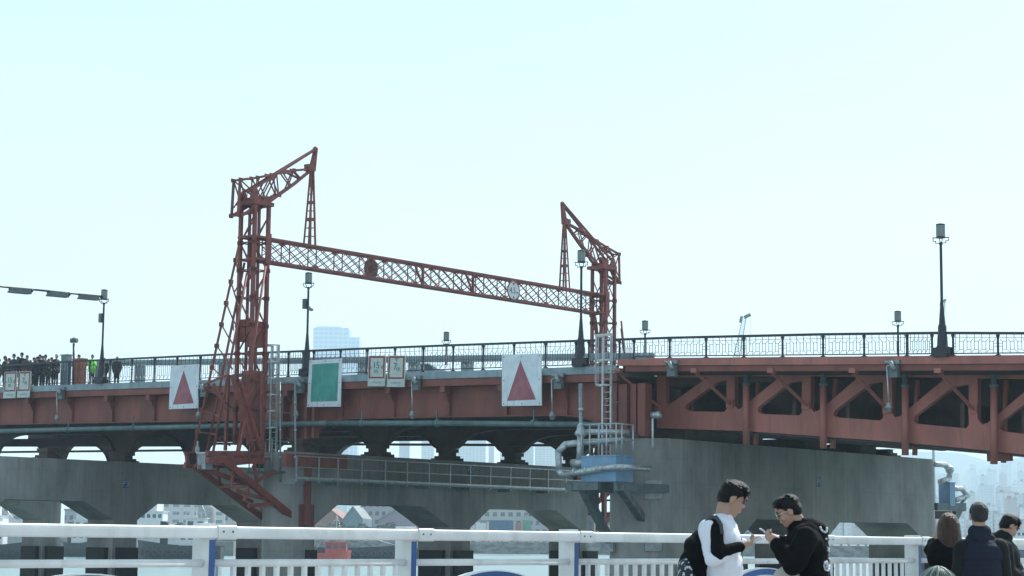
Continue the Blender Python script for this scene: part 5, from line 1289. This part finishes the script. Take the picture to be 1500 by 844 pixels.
def hand(b, w, d, palm, k=1., curl=.7, thumb=1):
    # w wrist, d the way the fingers point, palm the way the palm faces
    w, d, palm = V(w), V(d).normalized(), V(palm).normalized(); sd_ = d.cross(palm).normalized() * thumb; palm = sd_.cross(d).normalized() * thumb
    R = Matrix((d, sd_, palm)).transposed(); c = w + d * .045 * k
    ell(b, c, (.052 * k, .040 * k, .015 * k), R, 8); capsule(b, w - d * .02, .026 * k, c, .022 * k)
    for i, ln in enumerate((.068, .076, .072, .056)):
        o_ = w + d * .085 * k + sd_ * (.030 - .0195 * i) * k; a = o_; dd_ = d
        for j, fr in enumerate((.45, .32, .23)):
            dd_ = (Matrix.Rotation(curl * (.45 + .25 * j), 3, sd_ * -1 * (1 if (sd_.cross(d)).dot(palm) < 0 else -1)) @ dd_); e_ = a + dd_ * ln * fr * k
            capsule(b, a, .0088 * k, e_, .0078 * k, 8); a = e_
    a = w + d * .025 * k + sd_ * .030 * k; m1 = a + (d * .5 + sd_ * .75 + palm * .25).normalized() * .038 * k; m2 = m1 + (d * .85 + sd_ * .1 + palm * .55).normalized() * .032 * k
    capsule(b, a, .013 * k, m1, .011 * k, 8); capsule(b, m1, .011 * k, m2, .009 * k, 8)
def Qf(Y0): return lambda px, py, dy=0.: W(px, py, Y0 + dy)
def legs(b, hip, fwd, z0=0., r=.085, extra=0.):
    sdv = V((-fwd.y, fwd.x, 0))
    for q in (1, -1):
        h_ = hip + sdv * .095 * q; k_ = V((h_.x, h_.y, hip.z * .52)) + fwd * .03 + sdv * .01 * q; a_ = V((h_.x, h_.y, z0 + .09)) - fwd * .01 + sdv * .02 * q
        capsule(b, h_, r + extra, k_, r * .68 + extra); capsule(b, k_, r * .68 + extra, a_, r * .48 + extra)
def shoes(t, hip, fwd, z0=0., m=None):
    sdv = V((-fwd.y, fwd.x, 0))
    for q in (1, -1):
        a_ = V((hip.x, hip.y, z0)) + sdv * .115 * q; b = MB(); ell(b, a_ + fwd * .05 + UP * .045, (.135, .05, .048), Matrix((fwd, sdv, UP)).transposed()); capsule(b, a_ - fwd * .01 + UP * .05, .045, a_ + UP * .12, .045); blob(b, 'shoe', m or CB, t, .01, 2)
def flat_shift(o): return o

# --- man in white and black with a backpack ---
q = Qf(12.8); hip = q(1052, 880); fw = V((1, .12, 0)).normalized()
t = thing('person', V((hip.x, hip.y, 0)), 'person in a white top with black sleeves looking down at a phone', 'person', None)
hd = Head(q(1072, 730), radians(4), radians(26), .97); nk = q(1059, 762)
b = MB(); hd.skin(b, nk); 
shN, elN, wrN = q(1044, 775, -.17), q(1049, 812, -.24), q(1086, 801, -.17)
shF, elF, wrF = q(1050, 775, .2), q(1066, 812, .26), q(1092, 797, .10)
ell(b, q(1055, 808), (.10, .16, .17)); ell(b, q(1055, 845), (.10, .15, .2)); capsule(b, q(1054, 776, -.10), .04, q(1056, 776, .12), .04)
for a, c, d_ in ((shN, elN, wrN), (shF, elF, wrF)): capsule(b, a, .045, c, .036); capsule(b, c, .036, d_, .024)
hand(b, wrN, q(1103, 794, -.13) - wrN, V((-.25, .45, .8)), .92, .9, -1); hand(b, wrF, q(1108, 794, .02) - wrF, V((.0, -.6, .8)), .92, .55, 1)
legs(b, hip, fw, 0, .07); shoes(t, hip, fw, 0, CW)
blob(b, 'body', SKIN, t, .0062, 4); hd.face(t); hd.hair_short(t, HAIR, 3, .050, -.02, 60, .022)
b = MB()                                              # shirt body
capsule(b, q(1055, 772, -.09), .075, q(1057, 772, .12), .075); ell(b, q(1056, 797, .01), (.128, .195, .20)); ell(b, q(1057, 832, .01), (.135, .185, .20)); ell(b, q(1055, 868, .01), (.145, .19, .20)); ell(b, q(1053, 893, .01), (.15, .195, .12))
capsule(b, q(1057, 768), .068, q(1060, 763), .066); capsule(b, shN + V((-.03, .0, 0)), .062, elN + V((-.035, .02, .0)), .046)
capsule(b, elN + V((-.025, -.01, -.032)), .05, wrN + V((-.07, .0, -.042)), .034)
capsule(b, shF, .06, elF, .05); capsule(b, elF, .05, wrF - V((.02, 0, 0)), .036)
blob(b, 'shirt', CW, t, .009, 5, .008, 11, 2)
b = MB()                                              # black outer sleeve
capsule(b, q(1043, 768, -.14), .052, shN + V((.012, -.02, -.01)), .052); capsule(b, shN + V((.012, -.02, -.01)), .052, elN + V((.008, -.02, .008)), .046); capsule(b, elN + V((.008, -.02, .012)), .041, wrN - V((.015, 0.0, 0)), .031); capsule(b, wrN - V((.03, 0, 0)), .031, wrN - V((.008, 0, 0)), .033)
blob(b, 'sleeve', CB, t, .008, 4, .007, 15, 5)
b = MB(); capsule(b, wrF - V((.06, 0, .01)), .042, wrF - V((.02, 0, 0)), .038); blob(b, 'sleeve', CB, t, .008, 3, .003, 15, 6)
b = MB(); legs(b, hip, fw, .06, .085, .02); ell(b, hip, (.14, .17, .13)); blob(b, 'trousers', CJ, t, .014, 5, .008, 8, 3)
# backpack: a thing of its own
t = thing('backpack', q(1010, 850), 'black backpack with pale floral print on its lower pocket, worn by the person in white', 'backpack')
b = MB(); ell(b, q(1025, 815, .02), (.085, .155, .17)); ell(b, q(1016, 838, .02), (.105, .16, .16)); ell(b, q(1020, 860, .02), (.11, .165, .15)); ell(b, q(1014, 800, .0), (.05, .12, .06)); blob(b, 'bag', CB, t, .01, 5, .008, 12, 8)
b = MB(); pts = [q(1026, 786, -.16), q(1031, 769, -.18), q(1040, 757.5, -.17), q(1049, 758.5, -.17), q(1055.5, 768, -.205), q(1057.5, 784, -.225)]
for a, c in zip(pts, pts[1:]): b.bar(a, c, .026, .05, up=V((0, 1, 0)))
blob(b, 'strap', mat('grey webbing', (.05, .053, .06), .6), t, .006, 3)
b = MB(); pts = [q(1052, 766, .13), q(1066, 766, .06), q(1072, 773, .04), q(1076, 783, .06)]
for a, c in zip(pts, pts[1:]): b.bar(a, c, .018, .05, up=V((0, 1, 0)))
blob(b, 'strap', CB, t, .006, 3)
b = MB(); b.path([q(1021, 786, 0), q(1022, 781, 0), q(1026, 782, 0)], .008); b.build('grab_loop', CB, t)
PRT = bpy.data.materials.new('floral print'); PRT.use_nodes = True; nt_ = PRT.node_tree; bs = nt_.nodes['Principled BSDF']; bs.inputs['Roughness'].default_value = .6
vo = nt_.nodes.new('ShaderNodeTexVoronoi'); vo.inputs['Scale'].default_value = 28; nz_ = nt_.nodes.new('ShaderNodeTexNoise'); nz_.inputs['Scale'].default_value = 16; tc_ = nt_.nodes.new('ShaderNodeTexCoord'); mp_ = nt_.nodes.new('ShaderNodeMix'); mp_.data_type = 'RGBA'; mp_.inputs[0].default_value = .12
nt_.links.new(tc_.outputs['Object'], mp_.inputs[6]); nt_.links.new(nz_.outputs['Color'], mp_.inputs[7]); nt_.links.new(tc_.outputs['Object'], nz_.inputs['Vector']); nt_.links.new(mp_.outputs[2], vo.inputs['Vector'])
cr_ = nt_.nodes.new('ShaderNodeMapRange'); cr_.inputs[1].default_value = .012; cr_.inputs[2].default_value = .016; mm_ = nt_.nodes.new('ShaderNodeMix'); mm_.data_type = 'RGBA'; mm_.inputs[6].default_value = (.5, .6, .7, 1); mm_.inputs[7].default_value = (.012, .013, .016, 1)
cr_.inputs[1].default_value = .28; cr_.inputs[2].default_value = .4
nt_.links.new(vo.outputs['Distance'], cr_.inputs[0]); nt_.links.new(cr_.outputs[0], mm_.inputs[0]); nt_.links.new(mm_.outputs[2], bs.inputs['Base Color'])
b = MB(); ell(b, q(1006, 838, -.02), (.062, .13, .10)); ell(b, q(1007, 852, -.04), (.07, .14, .10)); blob(b, 'front_pocket', PRT, t, .01, 4, .005, 14, 9)
# phones
def phone(c, d, nrm, label, cs=(.10, .11, .12)):
    t = thing('phone', c, label, 'phone'); d = V(d).normalized(); nrm = V(nrm).normalized(); s_ = d.cross(nrm).normalized(); nrm = s_.cross(d).normalized()
    b = MB(); b.frame(V(c), d, s_, nrm, -.075, .075, -.036, .036, -.004, .004); b.build('case', mat('pale phone case', (.72, .74, .78), .4) , t)
    b = MB(); b.frame(V(c), d, s_, nrm, -.071, .071, -.033, .033, .0043, .005); b.build('screen', mat('phone screen', (.03, .035, .04), .15), t)
    b = MB(); b.frame(V(c), d, s_, nrm, .045, .068, .006, .028, -.0065, -.0042); b.build('camera_bump', SDARK, t); return t
phone(q(1101, 794, -.08), V((1, 0, .38)), V((-.35, -.15, 1)), 'flat pale phone held by the person in the white top')

# --- man in the black hoodie ---
q = Qf(13.4); hip = q(1182, 880); fw = V((-1, .1, 0)).normalized()
t = thing('person', V((hip.x, hip.y, 0)), 'person with glasses in a black hoodie with white back print, holding a phone', 'person')
hd = Head(q(1156, 748.5), radians(180 - 6), radians(24), .92); nk = q(1172, 772)
b = MB(); hd.skin(b, nk)
shN, elN, wrN = q(1180, 790, -.19), q(1163, 826, -.25), q(1137, 797, -.16)
shF, elF, wrF = q(1176, 790, .18), q(1158, 822, .24), q(1143, 792, .06)
ell(b, q(1187, 822), (.11, .16, .16)); ell(b, q(1188, 850), (.11, .16, .2)); capsule(b, q(1180, 792, -.11), .045, q(1180, 792, .11), .045)
for a, c, d_ in ((shN, elN, wrN), (shF, elF, wrF)): capsule(b, a, .045, c, .036); capsule(b, c, .036, d_, .024)
hand(b, wrN, q(1127, 788, -.13) - wrN, V((.3, .7, .6)), .9, .8, 1); hand(b, wrF, q(1130, 786, .03) - wrF, V((.3, -.7, .5)), .9, .9, -1)
legs(b, hip, fw, 0, .07); shoes(t, hip, fw, 0, CB)
blob(b, 'body', SKIN, t, .0062, 4); hd.face(t); hd.hair_short(t, HAIR, 8, .024, 0, 55, .020)
b = MB(); capsule(b, q(1178, 784, -.09), .075, q(1178, 784, .10), .075); ell(b, q(1181, 803), (.145, .205, .165)); ell(b, q(1182, 826), (.145, .205, .17)); ell(b, q(1183, 852), (.15, .205, .20)); ell(b, q(1182, 800, 0), (.13, .19, .14))
capsule(b, q(1174, 780), .085, q(1171, 774), .078); capsule(b, q(1184, 772, .03), .06, q(1199, 779, .03), .062); capsule(b, q(1188, 770, -.05), .045, q(1203, 779, -.03), .05); capsule(b, q(1186, 776, -.08), .05, q(1201, 788, -.07), .05); capsule(b, q(1200, 778, .08), .05, q(1203, 790, .04), .045); capsule(b, q(1180, 768, .0), .03, q(1188, 771, .0), .035)
for (a, c, d_) in ((shN, elN, wrN), (shF, elF, wrF)): capsule(b, a, .082, c, .075); capsule(b, c, .075, d_ + (c - d_) * .08, .05)
blob(b, 'hoodie', CB, t, .0095, 5, .013, 9, 4)
b = MB(); legs(b, hip, fw, .06, .09, .02); ell(b, q(1168, 858), (.16, .18, .16)); ell(b, q(1160, 845), (.12, .15, .07)); blob(b, 'trousers', CBG, t, .012, 5, .010, 10, 3)
b = MB()                                              # round wire glasses
for sy in (1, -1):
    o_ = hd.p(.098, .032 * sy, .002); ax = (hd.R @ V((1, 0, 0))); b.lathe(o_, [(.021, 0), (.024, .002), (.021, .004), (.021, 0)], 16, ax=ax); b.path([hd.p(.098, .056 * sy, .004), hd.p(.0, .080 * sy, .004)], .0022, 5)
b.path([hd.p(.102, .012, .004), hd.p(.102, -.012, .004)], .002, 5); b.build('glasses', mat('silver wire', (.75, .78, .8), .15, 1.), t)
# white back print: plain strokes and shapes along the back of the hoodie
HP = mat('white hoodie print', (.62, .66, .72), .8, var=.1)
def backpt(px, py, dy=0.):
    p = q(px, py, dy); return p
hood = [o for o in children(t) if o.name.startswith('hoodie')][0]
bpy.context.view_layer.update()
def onto(px, py):                                     # the point of the hoodie surface met from the side
    o_ = V(ORG[t.name]); p = q(px, py); st = V((p.x, p.y - 1.2, p.z)) - o_
    ok, l_, n_, _ = hood.ray_cast(st, V((0, 1, 0)))
    return (l_ + n_ * .004 + o_) if ok else None
def stroke(pts, w, name='back_print'):
    pp = [onto(*p) for p in pts]; pp = [p for p in pp if p is not None]; b = MB()
    for a, c in zip(pp, pp[1:]): b.tube(a, c, w, n=6)
    if b.v: b.build(name, HP, hood)
stroke([(1198, 772), (1199, 776), (1202, 779.5), (1206, 780.5), (1208, 778), (1208, 773)], .008)
stroke([(1206, 788), (1206, 791)], .007); stroke([(1208, 802), (1211, 804), (1208, 806), (1211, 807.5)], .006); stroke([(1209, 818), (1212, 820)], .006)
stroke([(1202, 822), (1200.5, 828), (1203, 834), (1208, 836), (1211, 832), (1212.5, 828)], .006)
stroke([(1204, 822), (1206, 827), (1206.5, 831)], .014)
phone(q(1127, 784.5, -.05), V((-1, -.1, .75)), V((.7, 0, .9)), 'light blue phone held up by the person in the black hoodie')

# --- woman with long brown hair photographing ---
q = Qf(16.3); hip = q(1396, 850); fw = V((-.15, 1, 0)).normalized()
t = thing('person', V((hip.x, hip.y, 0)), 'person with long brown hair in black, seen from behind raising a phone', 'person')
hd = Head(q(1389, 771), radians(98), radians(2), .84); nk = q(1391, 790)
b = MB(); hd.skin(b, nk)
shL, elL, wrL = q(1376, 800), q(1363, 806, .16), q(1373.5, 778, .30); shR, elR, wrR = q(1406, 800), q(1408, 812, .2), q(1384, 778, .33)
ell(b, q(1392, 815), (.16, .10, .18)); ell(b, q(1393, 845), (.14, .10, .18))
for a, c, d_ in ((shL, elL, wrL), (shR, elR, wrR)): capsule(b, a, .04, c, .034); capsule(b, c, .034, d_, .022)
hand(b, wrL, q(1376, 760, .34) - wrL, V((.9, .3, 0)), .85, .6, 1); hand(b, wrR, q(1386, 762, .34) - wrR, V((-.9, .3, 0)), .85, .6, -1)
legs(b, hip, fw, 0, .065); shoes(t, hip, fw)
blob(b, 'body', SKIN, t, .0075, 4); hd.face(t)
b = MB(); hd.e(b, -.01, 0, .025, .108, .092, .108); r_ = random.Random(4)
for k in range(26):
    a = radians(-125 + 250 * k / 25) + pi; x0, y0 = .085 * cos(a), .084 * sin(a); pts = [hd.p(x0 * .6 - .01, y0 * .6, .09), hd.p(x0 - .012, y0, .02), hd.p(x0 * 1.1 - .02, y0 * 1.12, -.09), hd.p(x0 * .9 - .03, y0 * 1.05, -.19), hd.p(x0 * .6 - .05 + r_.uniform(-.01, .01), y0 * .8, -.30 + r_.uniform(-.03, .03))]
    for j, (p0, p1) in enumerate(zip(pts, pts[1:])): capsule(b, p0, .02, p1, .02 if j < 3 else .009, 6)
blob(b, 'hair', HAIRB, t, .008, 2, .004, 45, 2)
b = MB(); capsule(b, q(1378, 799), .062, q(1404, 799), .062); ell(b, q(1391, 815), (.185, .12, .17)); ell(b, q(1392, 845), (.17, .12, .19)); ell(b, q(1393, 862), (.175, .13, .12))
for a, c, d_ in ((shL, elL, wrL), (shR, elR, wrR)): capsule(b, a, .062, c, .055); capsule(b, c, .052, c + (d_ - c) * .35, .048)
blob(b, 'jumper', CB, t, .011, 5, .012, 9, 3)
b = MB(); legs(b, hip, fw, .06, .08, .02); ell(b, hip, (.16, .13, .12)); blob(b, 'trousers', CJ, t, .014, 5, .008, 8, 5)
phone(q(1381.5, 754.5, .30), V((1, 0, 0)), V((0, -1, .1)), 'phone held up sideways by the person with long brown hair')

# --- older man in a quilted navy gilet ---
q = Qf(15.4); hip = q(1437, 858); fw = V((.05, 1, 0)).normalized()
t = thing('person', V((hip.x, hip.y, 0)), 'person with short greying hair in a navy quilted gilet, seen from behind', 'person')
hd = Head(q(1433.5, 756), radians(88), radians(6), .88); nk = q(1435, 785)
b = MB(); hd.skin(b, nk)
shL, elL, wrL = q(1411, 803), q(1405, 845, .02), q(1409, 880, .1); shR, elR, wrR = q(1463, 803), q(1471, 845, .02), q(1470, 880, .1)
ell(b, q(1437, 822), (.14, .10, .16)); ell(b, q(1437, 850), (.15, .11, .18))
for a, c, d_ in ((shL, elL, wrL), (shR, elR, wrR)): capsule(b, a, .045, c, .038); capsule(b, c, .038, d_, .026); hand(b, d_, V((0, .15, -1)), V((1 if a is shL else -1, 0, 0)), .95, .5, 1)
legs(b, hip, fw, 0, .075); shoes(t, hip, fw)
blob(b, 'body', SKIN, t, .0075, 4); hd.face(t)
b = MB(); hd.e(b, -.016, 0, .045, .094, .080, .072); hd.e(b, -.045, 0, .0, .062, .074, .068); r_ = random.Random(5)
for k in range(160):
    a = r_.uniform(-pi, pi); e_ = r_.uniform(-.3, 1.5); dv = V((-abs(cos(a)) * cos(e_) if e_ < .4 else cos(a) * cos(e_), sin(a) * cos(e_), sin(e_))); o_ = V((-.016, 0, .035)) + V((dv.x * .092, dv.y * .078, dv.z * .078)); b.tube(hd.p(*o_), hd.p(*(o_ + dv * .012)), .006, .002, 4)
blob(b, 'hair', HAIRG, t, .006, 1, .003, 80, 3)
b = MB(); capsule(b, q(1417, 803), .068, q(1457, 803), .068); ell(b, q(1437, 812), (.175, .13, .13)); ell(b, q(1437, 838), (.165, .135, .2)); ell(b, q(1438, 862), (.17, .14, .15)); capsule(b, q(1424, 791), .052, q(1449, 791), .052); capsule(b, q(1416, 797), .045, q(1458, 797), .045)
g_o = blob(b, 'gilet', CN, t, .011, 5, .003, 9, 1)
for v in g_o.data.vertices:                           # stitched quilting channels
    z = v.co.z; v.co += v.normal * (.0045 * abs(sin(z * pi / .042)) - .002)
b = MB(); capsule(b, q(1430, 780, -.012), .066, q(1440, 780, -.012), .066); capsule(b, q(1435, 778, -.02), .062, q(1435, 788, -.02), .08); blob(b, 'collar', CN, t, .009, 3, .002)
b = MB()
for a, c, d_ in ((shL, elL, wrL), (shR, elR, wrR)): capsule(b, a - (V((.0, 0, 0))), .075, c, .062); capsule(b, c, .062, d_, .046)
blob(b, 'sleeves', CD, t, .011, 5, .010, 10, 7)
b = MB(); legs(b, hip, fw, .06, .09, .02); ell(b, hip, (.19, .14, .13)); blob(b, 'trousers', CJ, t, .014, 5, .008, 8, 6)

# --- boy with black hair looking down at the right ---
q = Qf(17.0); hip = q(1484, 850); fw = V((.9, .4, 0)).normalized()
t = thing('person', V((hip.x, hip.y, 0)), 'person with black fringed hair and dark coat bowing at the right edge', 'person')
hd = Head(q(1478, 771), radians(12), radians(32), .86, radians(-6)); nk = q(1470, 788)
b = MB(); hd.skin(b, nk)
shL, elL, wrL = q(1464, 803, .16), q(1470, 835, .2), q(1492, 842, .1); shR, elR, wrR = q(1470, 803, -.16), q(1477, 838, -.2), q(1496, 845, -.1)
ell(b, q(1469, 828), (.10, .14, .16)); ell(b, q(1476, 848), (.11, .15, .16))
for a, c, d_ in ((shL, elL, wrL), (shR, elR, wrR)): capsule(b, a, .042, c, .036); capsule(b, c, .036, d_, .024)
hand(b, wrL, V((1, 0, .1)), V((0, -1, 0)), .85, .7, 1); hand(b, wrR, V((1, 0, .1)), V((0, 1, 0)), .85, .7, 1)
legs(b, hip, fw, 0, .065); shoes(t, hip, fw)
blob(b, 'body', SKIN, t, .0075, 4); hd.face(t); hd.hair_short(t, HAIR, 6, .055, -.05, 20, .008)
b = MB(); capsule(b, q(1465, 802, -.08), .08, q(1466, 802, .1), .08); ell(b, q(1468, 818), (.145, .20, .18)); ell(b, q(1475, 845), (.15, .19, .18)); capsule(b, q(1466, 792), .085, q(1471, 787), .078); capsule(b, q(1461, 790, .05), .07, q(1457, 797, .08), .06)
for a, c, d_ in ((shL, elL, wrL), (shR, elR, wrR)): capsule(b, a, .075, c, .064); capsule(b, c, .062, d_, .046)
blob(b, 'coat', CD, t, .011, 5, .012, 9, 9)
b = MB(); legs(b, hip, fw, .06, .08, .02); ell(b, hip, (.15, .14, .12)); blob(b, 'trousers', CJ, t, .014, 5, .008, 8, 7)

# --- pale net dome in front of the woman (top of a mesh hat or basket) ---
q = Qf(12.6); c = q(1374, 867); t = thing('mesh_basket', c - UP * .02, 'pale green see-through mesh dome at the bottom edge below the person with brown hair', 'mesh cover')
NETM = mat('pale green mesh', (.16, .20, .19), .5, var=.15)
b = MB()
for k in range(22):
    a = pi * k / 22; pts = [c + V((cos(a) * .13 * cos(e_), sin(a) * .13 * cos(e_), .155 * sin(e_))) for e_ in [pi * j / 16 for j in range(17)]]
    for p0, p1 in zip(pts, pts[1:]): b.bar(p0, p1, .004)
for j in range(1, 6):
    e_ = j * .25; pts = [c + V((cos(a) * .13 * cos(e_), sin(a) * .13 * cos(e_), .155 * sin(e_))) for a in [2 * pi * k / 24 for k in range(25)]]
    for p0, p1 in zip(pts, pts[1:]): b.bar(p0, p1, .004)
b.build('net', NETM, t)
b = MB(); r_ = random.Random(2)
for k in range(7):
    a = r_.uniform(0, pi); tw = r_.uniform(-.8, .8); pts = [c + V((cos(a + tw * e_) * .133 * cos(e_), sin(a + tw * e_) * .133 * cos(e_), .158 * sin(e_))) for e_ in [pi * j / 16 for j in range(17)]]
    for p0, p1 in zip(pts, pts[1:]): b.bar(p0, p1, .010)
b.build('ribs', mat('pale rib', (.24, .30, .28), .5), t)
b = MB(); b.ball(c, 1, 10, (.124, .124, .148)); b.build('lining', mat('grey green lining', (.08, .105, .10), .7, var=.4, scale=14), t)
b = MB(); b.lathe(c - UP * .01, [(.10, -1.05 + .0), (.125, 0)], 20); b.build('body', mat('grey green fabric', (.20, .24, .23), .8), t)

# ------------------------------------------------------------------ crowd on the bridge
CR_ = [mat('coat charcoal', (.03, .033, .04), .8), mat('coat black', (.015, .016, .018), .8), mat('coat navy', (.03, .04, .07), .8), mat('coat brown', (.09, .06, .05), .8), mat('coat grey', (.16, .17, .18), .8)]
HIV = mat('hi-vis green', (.25, .85, .10), .6, var=.1)
def walker(x, ytop, d, coat, label, face, hat=None, lean=0., arm=0, hairm=HAIR, tall=None, g='people standing on the bridge'):
    top = B(x, ytop, d); s_, _, zt = loc(top); z0 = ZDL(s_) - .115 if s_ < SJ else ZDR(s_) - .115; H = zt - z0 - .02; k = H / 1.72
    o = V((top.x, top.y, z0)); f = V((cos(face), sin(face), 0)); sd_ = V((-f.y, f.x, 0)); t = thing('person', o, label, 'person', g)
    P = lambda a, c, z: o + f * a * k + sd_ * c * k + UP * z * k
    b = MB(); hd = Head(P(.02 + lean, 0, 1.60), face, radians(15), k); hd.e(b, 0, 0, 0, .09, .072, .11, 6); capsule(b, hd.p(-.02, 0, -.05), .05, P(0, 0, 1.42), .055, 6)
    ell(b, P(0, 0, 1.2), (.1, .1, .25), None, 6); 
    hands = [P(.28 if arm else .05, .2, 1.15 if arm else .82), P(.28 if arm else .05, -.2, 1.15 if arm else .82)]; els = [P(0, .26, 1.12), P(0, -.26, 1.12)]
    for h_, e_, s2 in zip(hands, els, (.2, -.2)): capsule(b, P(0, s2, 1.38), .045, e_, .04, 6); capsule(b, e_, .04, h_, .03, 6); b.ball(h_, .045, 4)
    for s2 in (.09, -.09): capsule(b, P(0, s2, .85), .08, P(.02, s2, .45), .06, 6); capsule(b, P(.02, s2, .45), .055, P(0, s2, .08), .045, 6); ell(b, P(.06, s2, .04), (.12, .05, .04), None, 5)
    blob(b, 'body', SKIN, t, .03, 2)
    b = MB(); R = Matrix((f, sd_, UP)).transposed(); ell(b, P(0, 0, 1.22), (.17 * k, .25 * k, .27 * k), R, 6); ell(b, P(0, 0, .95), (.17 * k, .22 * k, .27 * k), R, 6); capsule(b, P(0, .15, 1.40), .08, P(0, -.15, 1.40), .08, 6)
    for h_, e_, s2 in zip(hands, els, (.2, -.2)): capsule(b, P(0, s2, 1.38), .075, e_, .062, 6); capsule(b, e_, .06, h_ + (e_ - h_) * .15, .045, 6)
    blob(b, 'coat', coat, t, .03, 3, .012, 9, x)
    b = MB(); 
    for s2 in (.09, -.09): capsule(b, P(0, s2, .88), .105, P(.02, s2, .46), .08, 6); capsule(b, P(.02, s2, .46), .078, P(0, s2, .12), .06, 6)
    blob(b, 'trousers', CR_[int(x) % 3], t, .03, 2)
    b = MB(); hd.e(b, -.02, 0, .035, .098, .085, .095, 6)
    if hat is not None: hd.e(b, .07, 0, .05, .09, .06, .012, 6)
    if hairm is HAIRB: capsule(b, hd.p(-.05, 0, 0), .08, hd.p(-.06, 0, -.2), .07, 6)
    blob(b, 'cap' if hat is not None else 'hair', hat or hairm, t, .022, 1); return t
CWL = mat('cap white', (.6, .6, .6), .8)
walker(-6, 523, 1.2, CR_[1], 'person in black at the left edge of the crowd on the bridge', 4.0)
walker(8, 521, 1.5, CR_[0], 'person leaning forward with long hair second from the left in the crowd', 3.6, hairm=HAIRB)
walker(21, 518, 1.0, CR_[2], 'person in dark clothes with white collar raising both hands near the left of the crowd', 4.1, arm=1)
walker(32.5, 516, 1.6, CR_[1], 'tallest person in the crowd, in a black coat', 4.4)
walker(40, 520, 1.1, CR_[3], 'person in brown just right of the tallest one in the crowd', 4.9, hairm=HAIRB)
walker(50.5, 523, 1.6, CR_[0], 'shorter person with reddish hair alone in the gap in the crowd', 4.0, hairm=HAIRB)
walker(59, 519, 1.1, CR_[1], 'person in black left of the one stretching an arm in the crowd', 4.6)
walker(67, 519, 1.7, CR_[4], 'person in grey stretching an arm over the railing', 5.2, arm=1)
walker(76, 523, 1.1, CR_[1], 'shorter person in black beside the one wearing a pale cap', 4.4)
walker(83, 518, 1.5, CR_[2], 'person wearing a pale cap at the right end of the crowd', 5.8, hat=CWL)
walker(116, 519, 2.2, CR_[4], 'grey haired person looking over the red cabin', 4.5, hairm=HAIRG)
walker(135.5, 519, .8, HIV, 'worker in a bright green high visibility jacket and cap beside the lamp', 5.6, hat=CR_[4], arm=1)
walker(153, 524, 1.4, CR_[1], 'person in black just right of the leftmost lamp', 4.9)
walker(172, 522, 1.6, CR_[0], 'person in charcoal sitting high behind the railing right of the lamp', 4.6, hat=CR_[4])
for i, (x, y, dd_, c_, lab) in enumerate(((-1, 525, 2.1, 3, 'person in brown half hidden behind the two leftmost people of the crowd'), (14, 524, 2.3, 1, 'person in black standing behind, between the long haired one and the one raising hands'),
        (27, 522, 2.2, 0, 'person in charcoal standing behind the tallest one of the crowd'), (45, 527, 2.3, 2, 'short person in navy behind the one in brown in the crowd'), (63, 521, 2.3, 3, 'person in brown standing behind the one stretching an arm'),
        (71.5, 525, .8, 0, 'short person in charcoal leaning on the railing right of the stretched arm'), (55, 522, .9, 2, 'person in navy leaning on the railing in the middle of the crowd'))):
    walker(x, y, dd_, CR_[c_], lab, 3.4 + i * .45, hairm=(HAIR, HAIRB)[i % 2], arm=i % 2)
# red cabin and grey cabinet behind the crowd
def cabin(x0, x1, y0, d, dp, m, label, name, cat):
    s0, s1 = sx(x0, d), sx(x1, d); z0 = ZDL(s0) - .118; z1 = B((x0 + x1) / 2, y0, d).z; t = thing(name, L((s0 + s1) / 2, d, z0), label, cat)
    b = MB(); b.box(s0, s1, d, d + dp, z0, z1); b.build('shell', m, t)
    b = MB()
    for k in range(1, 5): q_ = s0 + (s1 - s0) * k / 5; b.box(q_ - .03, q_ + .03, d - .035, d - .003, z0 + .05, z1 - .05)
    b.build('rib', m, t)
    b = MB(); b.box(s0 - .06, s1 + .06, d - .07, d + dp + .06, z1 + .003, z1 + .07); b.build('lid', m, t); return t
cabin(103.5, 117, 527, 1.0, .4, mat('cabin red', (.45, .16, .11), .6), 'red ribbed metal cabin behind the railing between the crowd and the lamp', 'control_cabin', 'cabin')
cabin(86.5, 96, 521, 2.4, .35, FASC, 'blue grey cabinet behind the railing left of the red cabin', 'electrical_cabinet', 'cabinet')
# car on the bridge
zc = B(614, 532.5, 6).z; s0 = sx(614, 6); t = thing('parked_car', L(s0, 6.9, zc - 1.45), 'pale blue car roof showing through the railing right of the board reading 7m', 'car')
pr = [(-2.1, .35), (-2.15, .75), (-1.9, .9), (-1.1, 1.0), (-.55, 1.38), (-.1, 1.45), (.7, 1.43), (1.3, 1.1), (2.0, .95), (2.15, .6), (2.1, .35)]
b = MB(); b.prism([L(s0 + a, 6, zc - 1.45 + c) for a, c in pr], N1 * 1.7); b.build('body', mat('car paint pale blue', (.42, .52, .6), .25), t)
b = MB(); b.prism([L(s0 + a, 5.985, zc - 1.45 + c) for a, c in ((-.95, 1.02), (-.5, 1.33), (.65, 1.37), (1.1, 1.08))], N1 * .01); b.build('window', SDARK, t)
for a in (-1.35, 1.35):
    for d in (5.97, 7.5): b = MB(); b.tube(L(s0 + a, d, zc - 1.13), L(s0 + a, d + .22, zc - 1.13), .32, n=16); w_ = b.build('wheel', BLACKR, t); b = MB(); b.tube(L(s0 + a, d - .01, zc - 1.13), L(s0 + a, d - .004, zc - 1.13), .18, n=12); b.build('hub', GALV, w_)
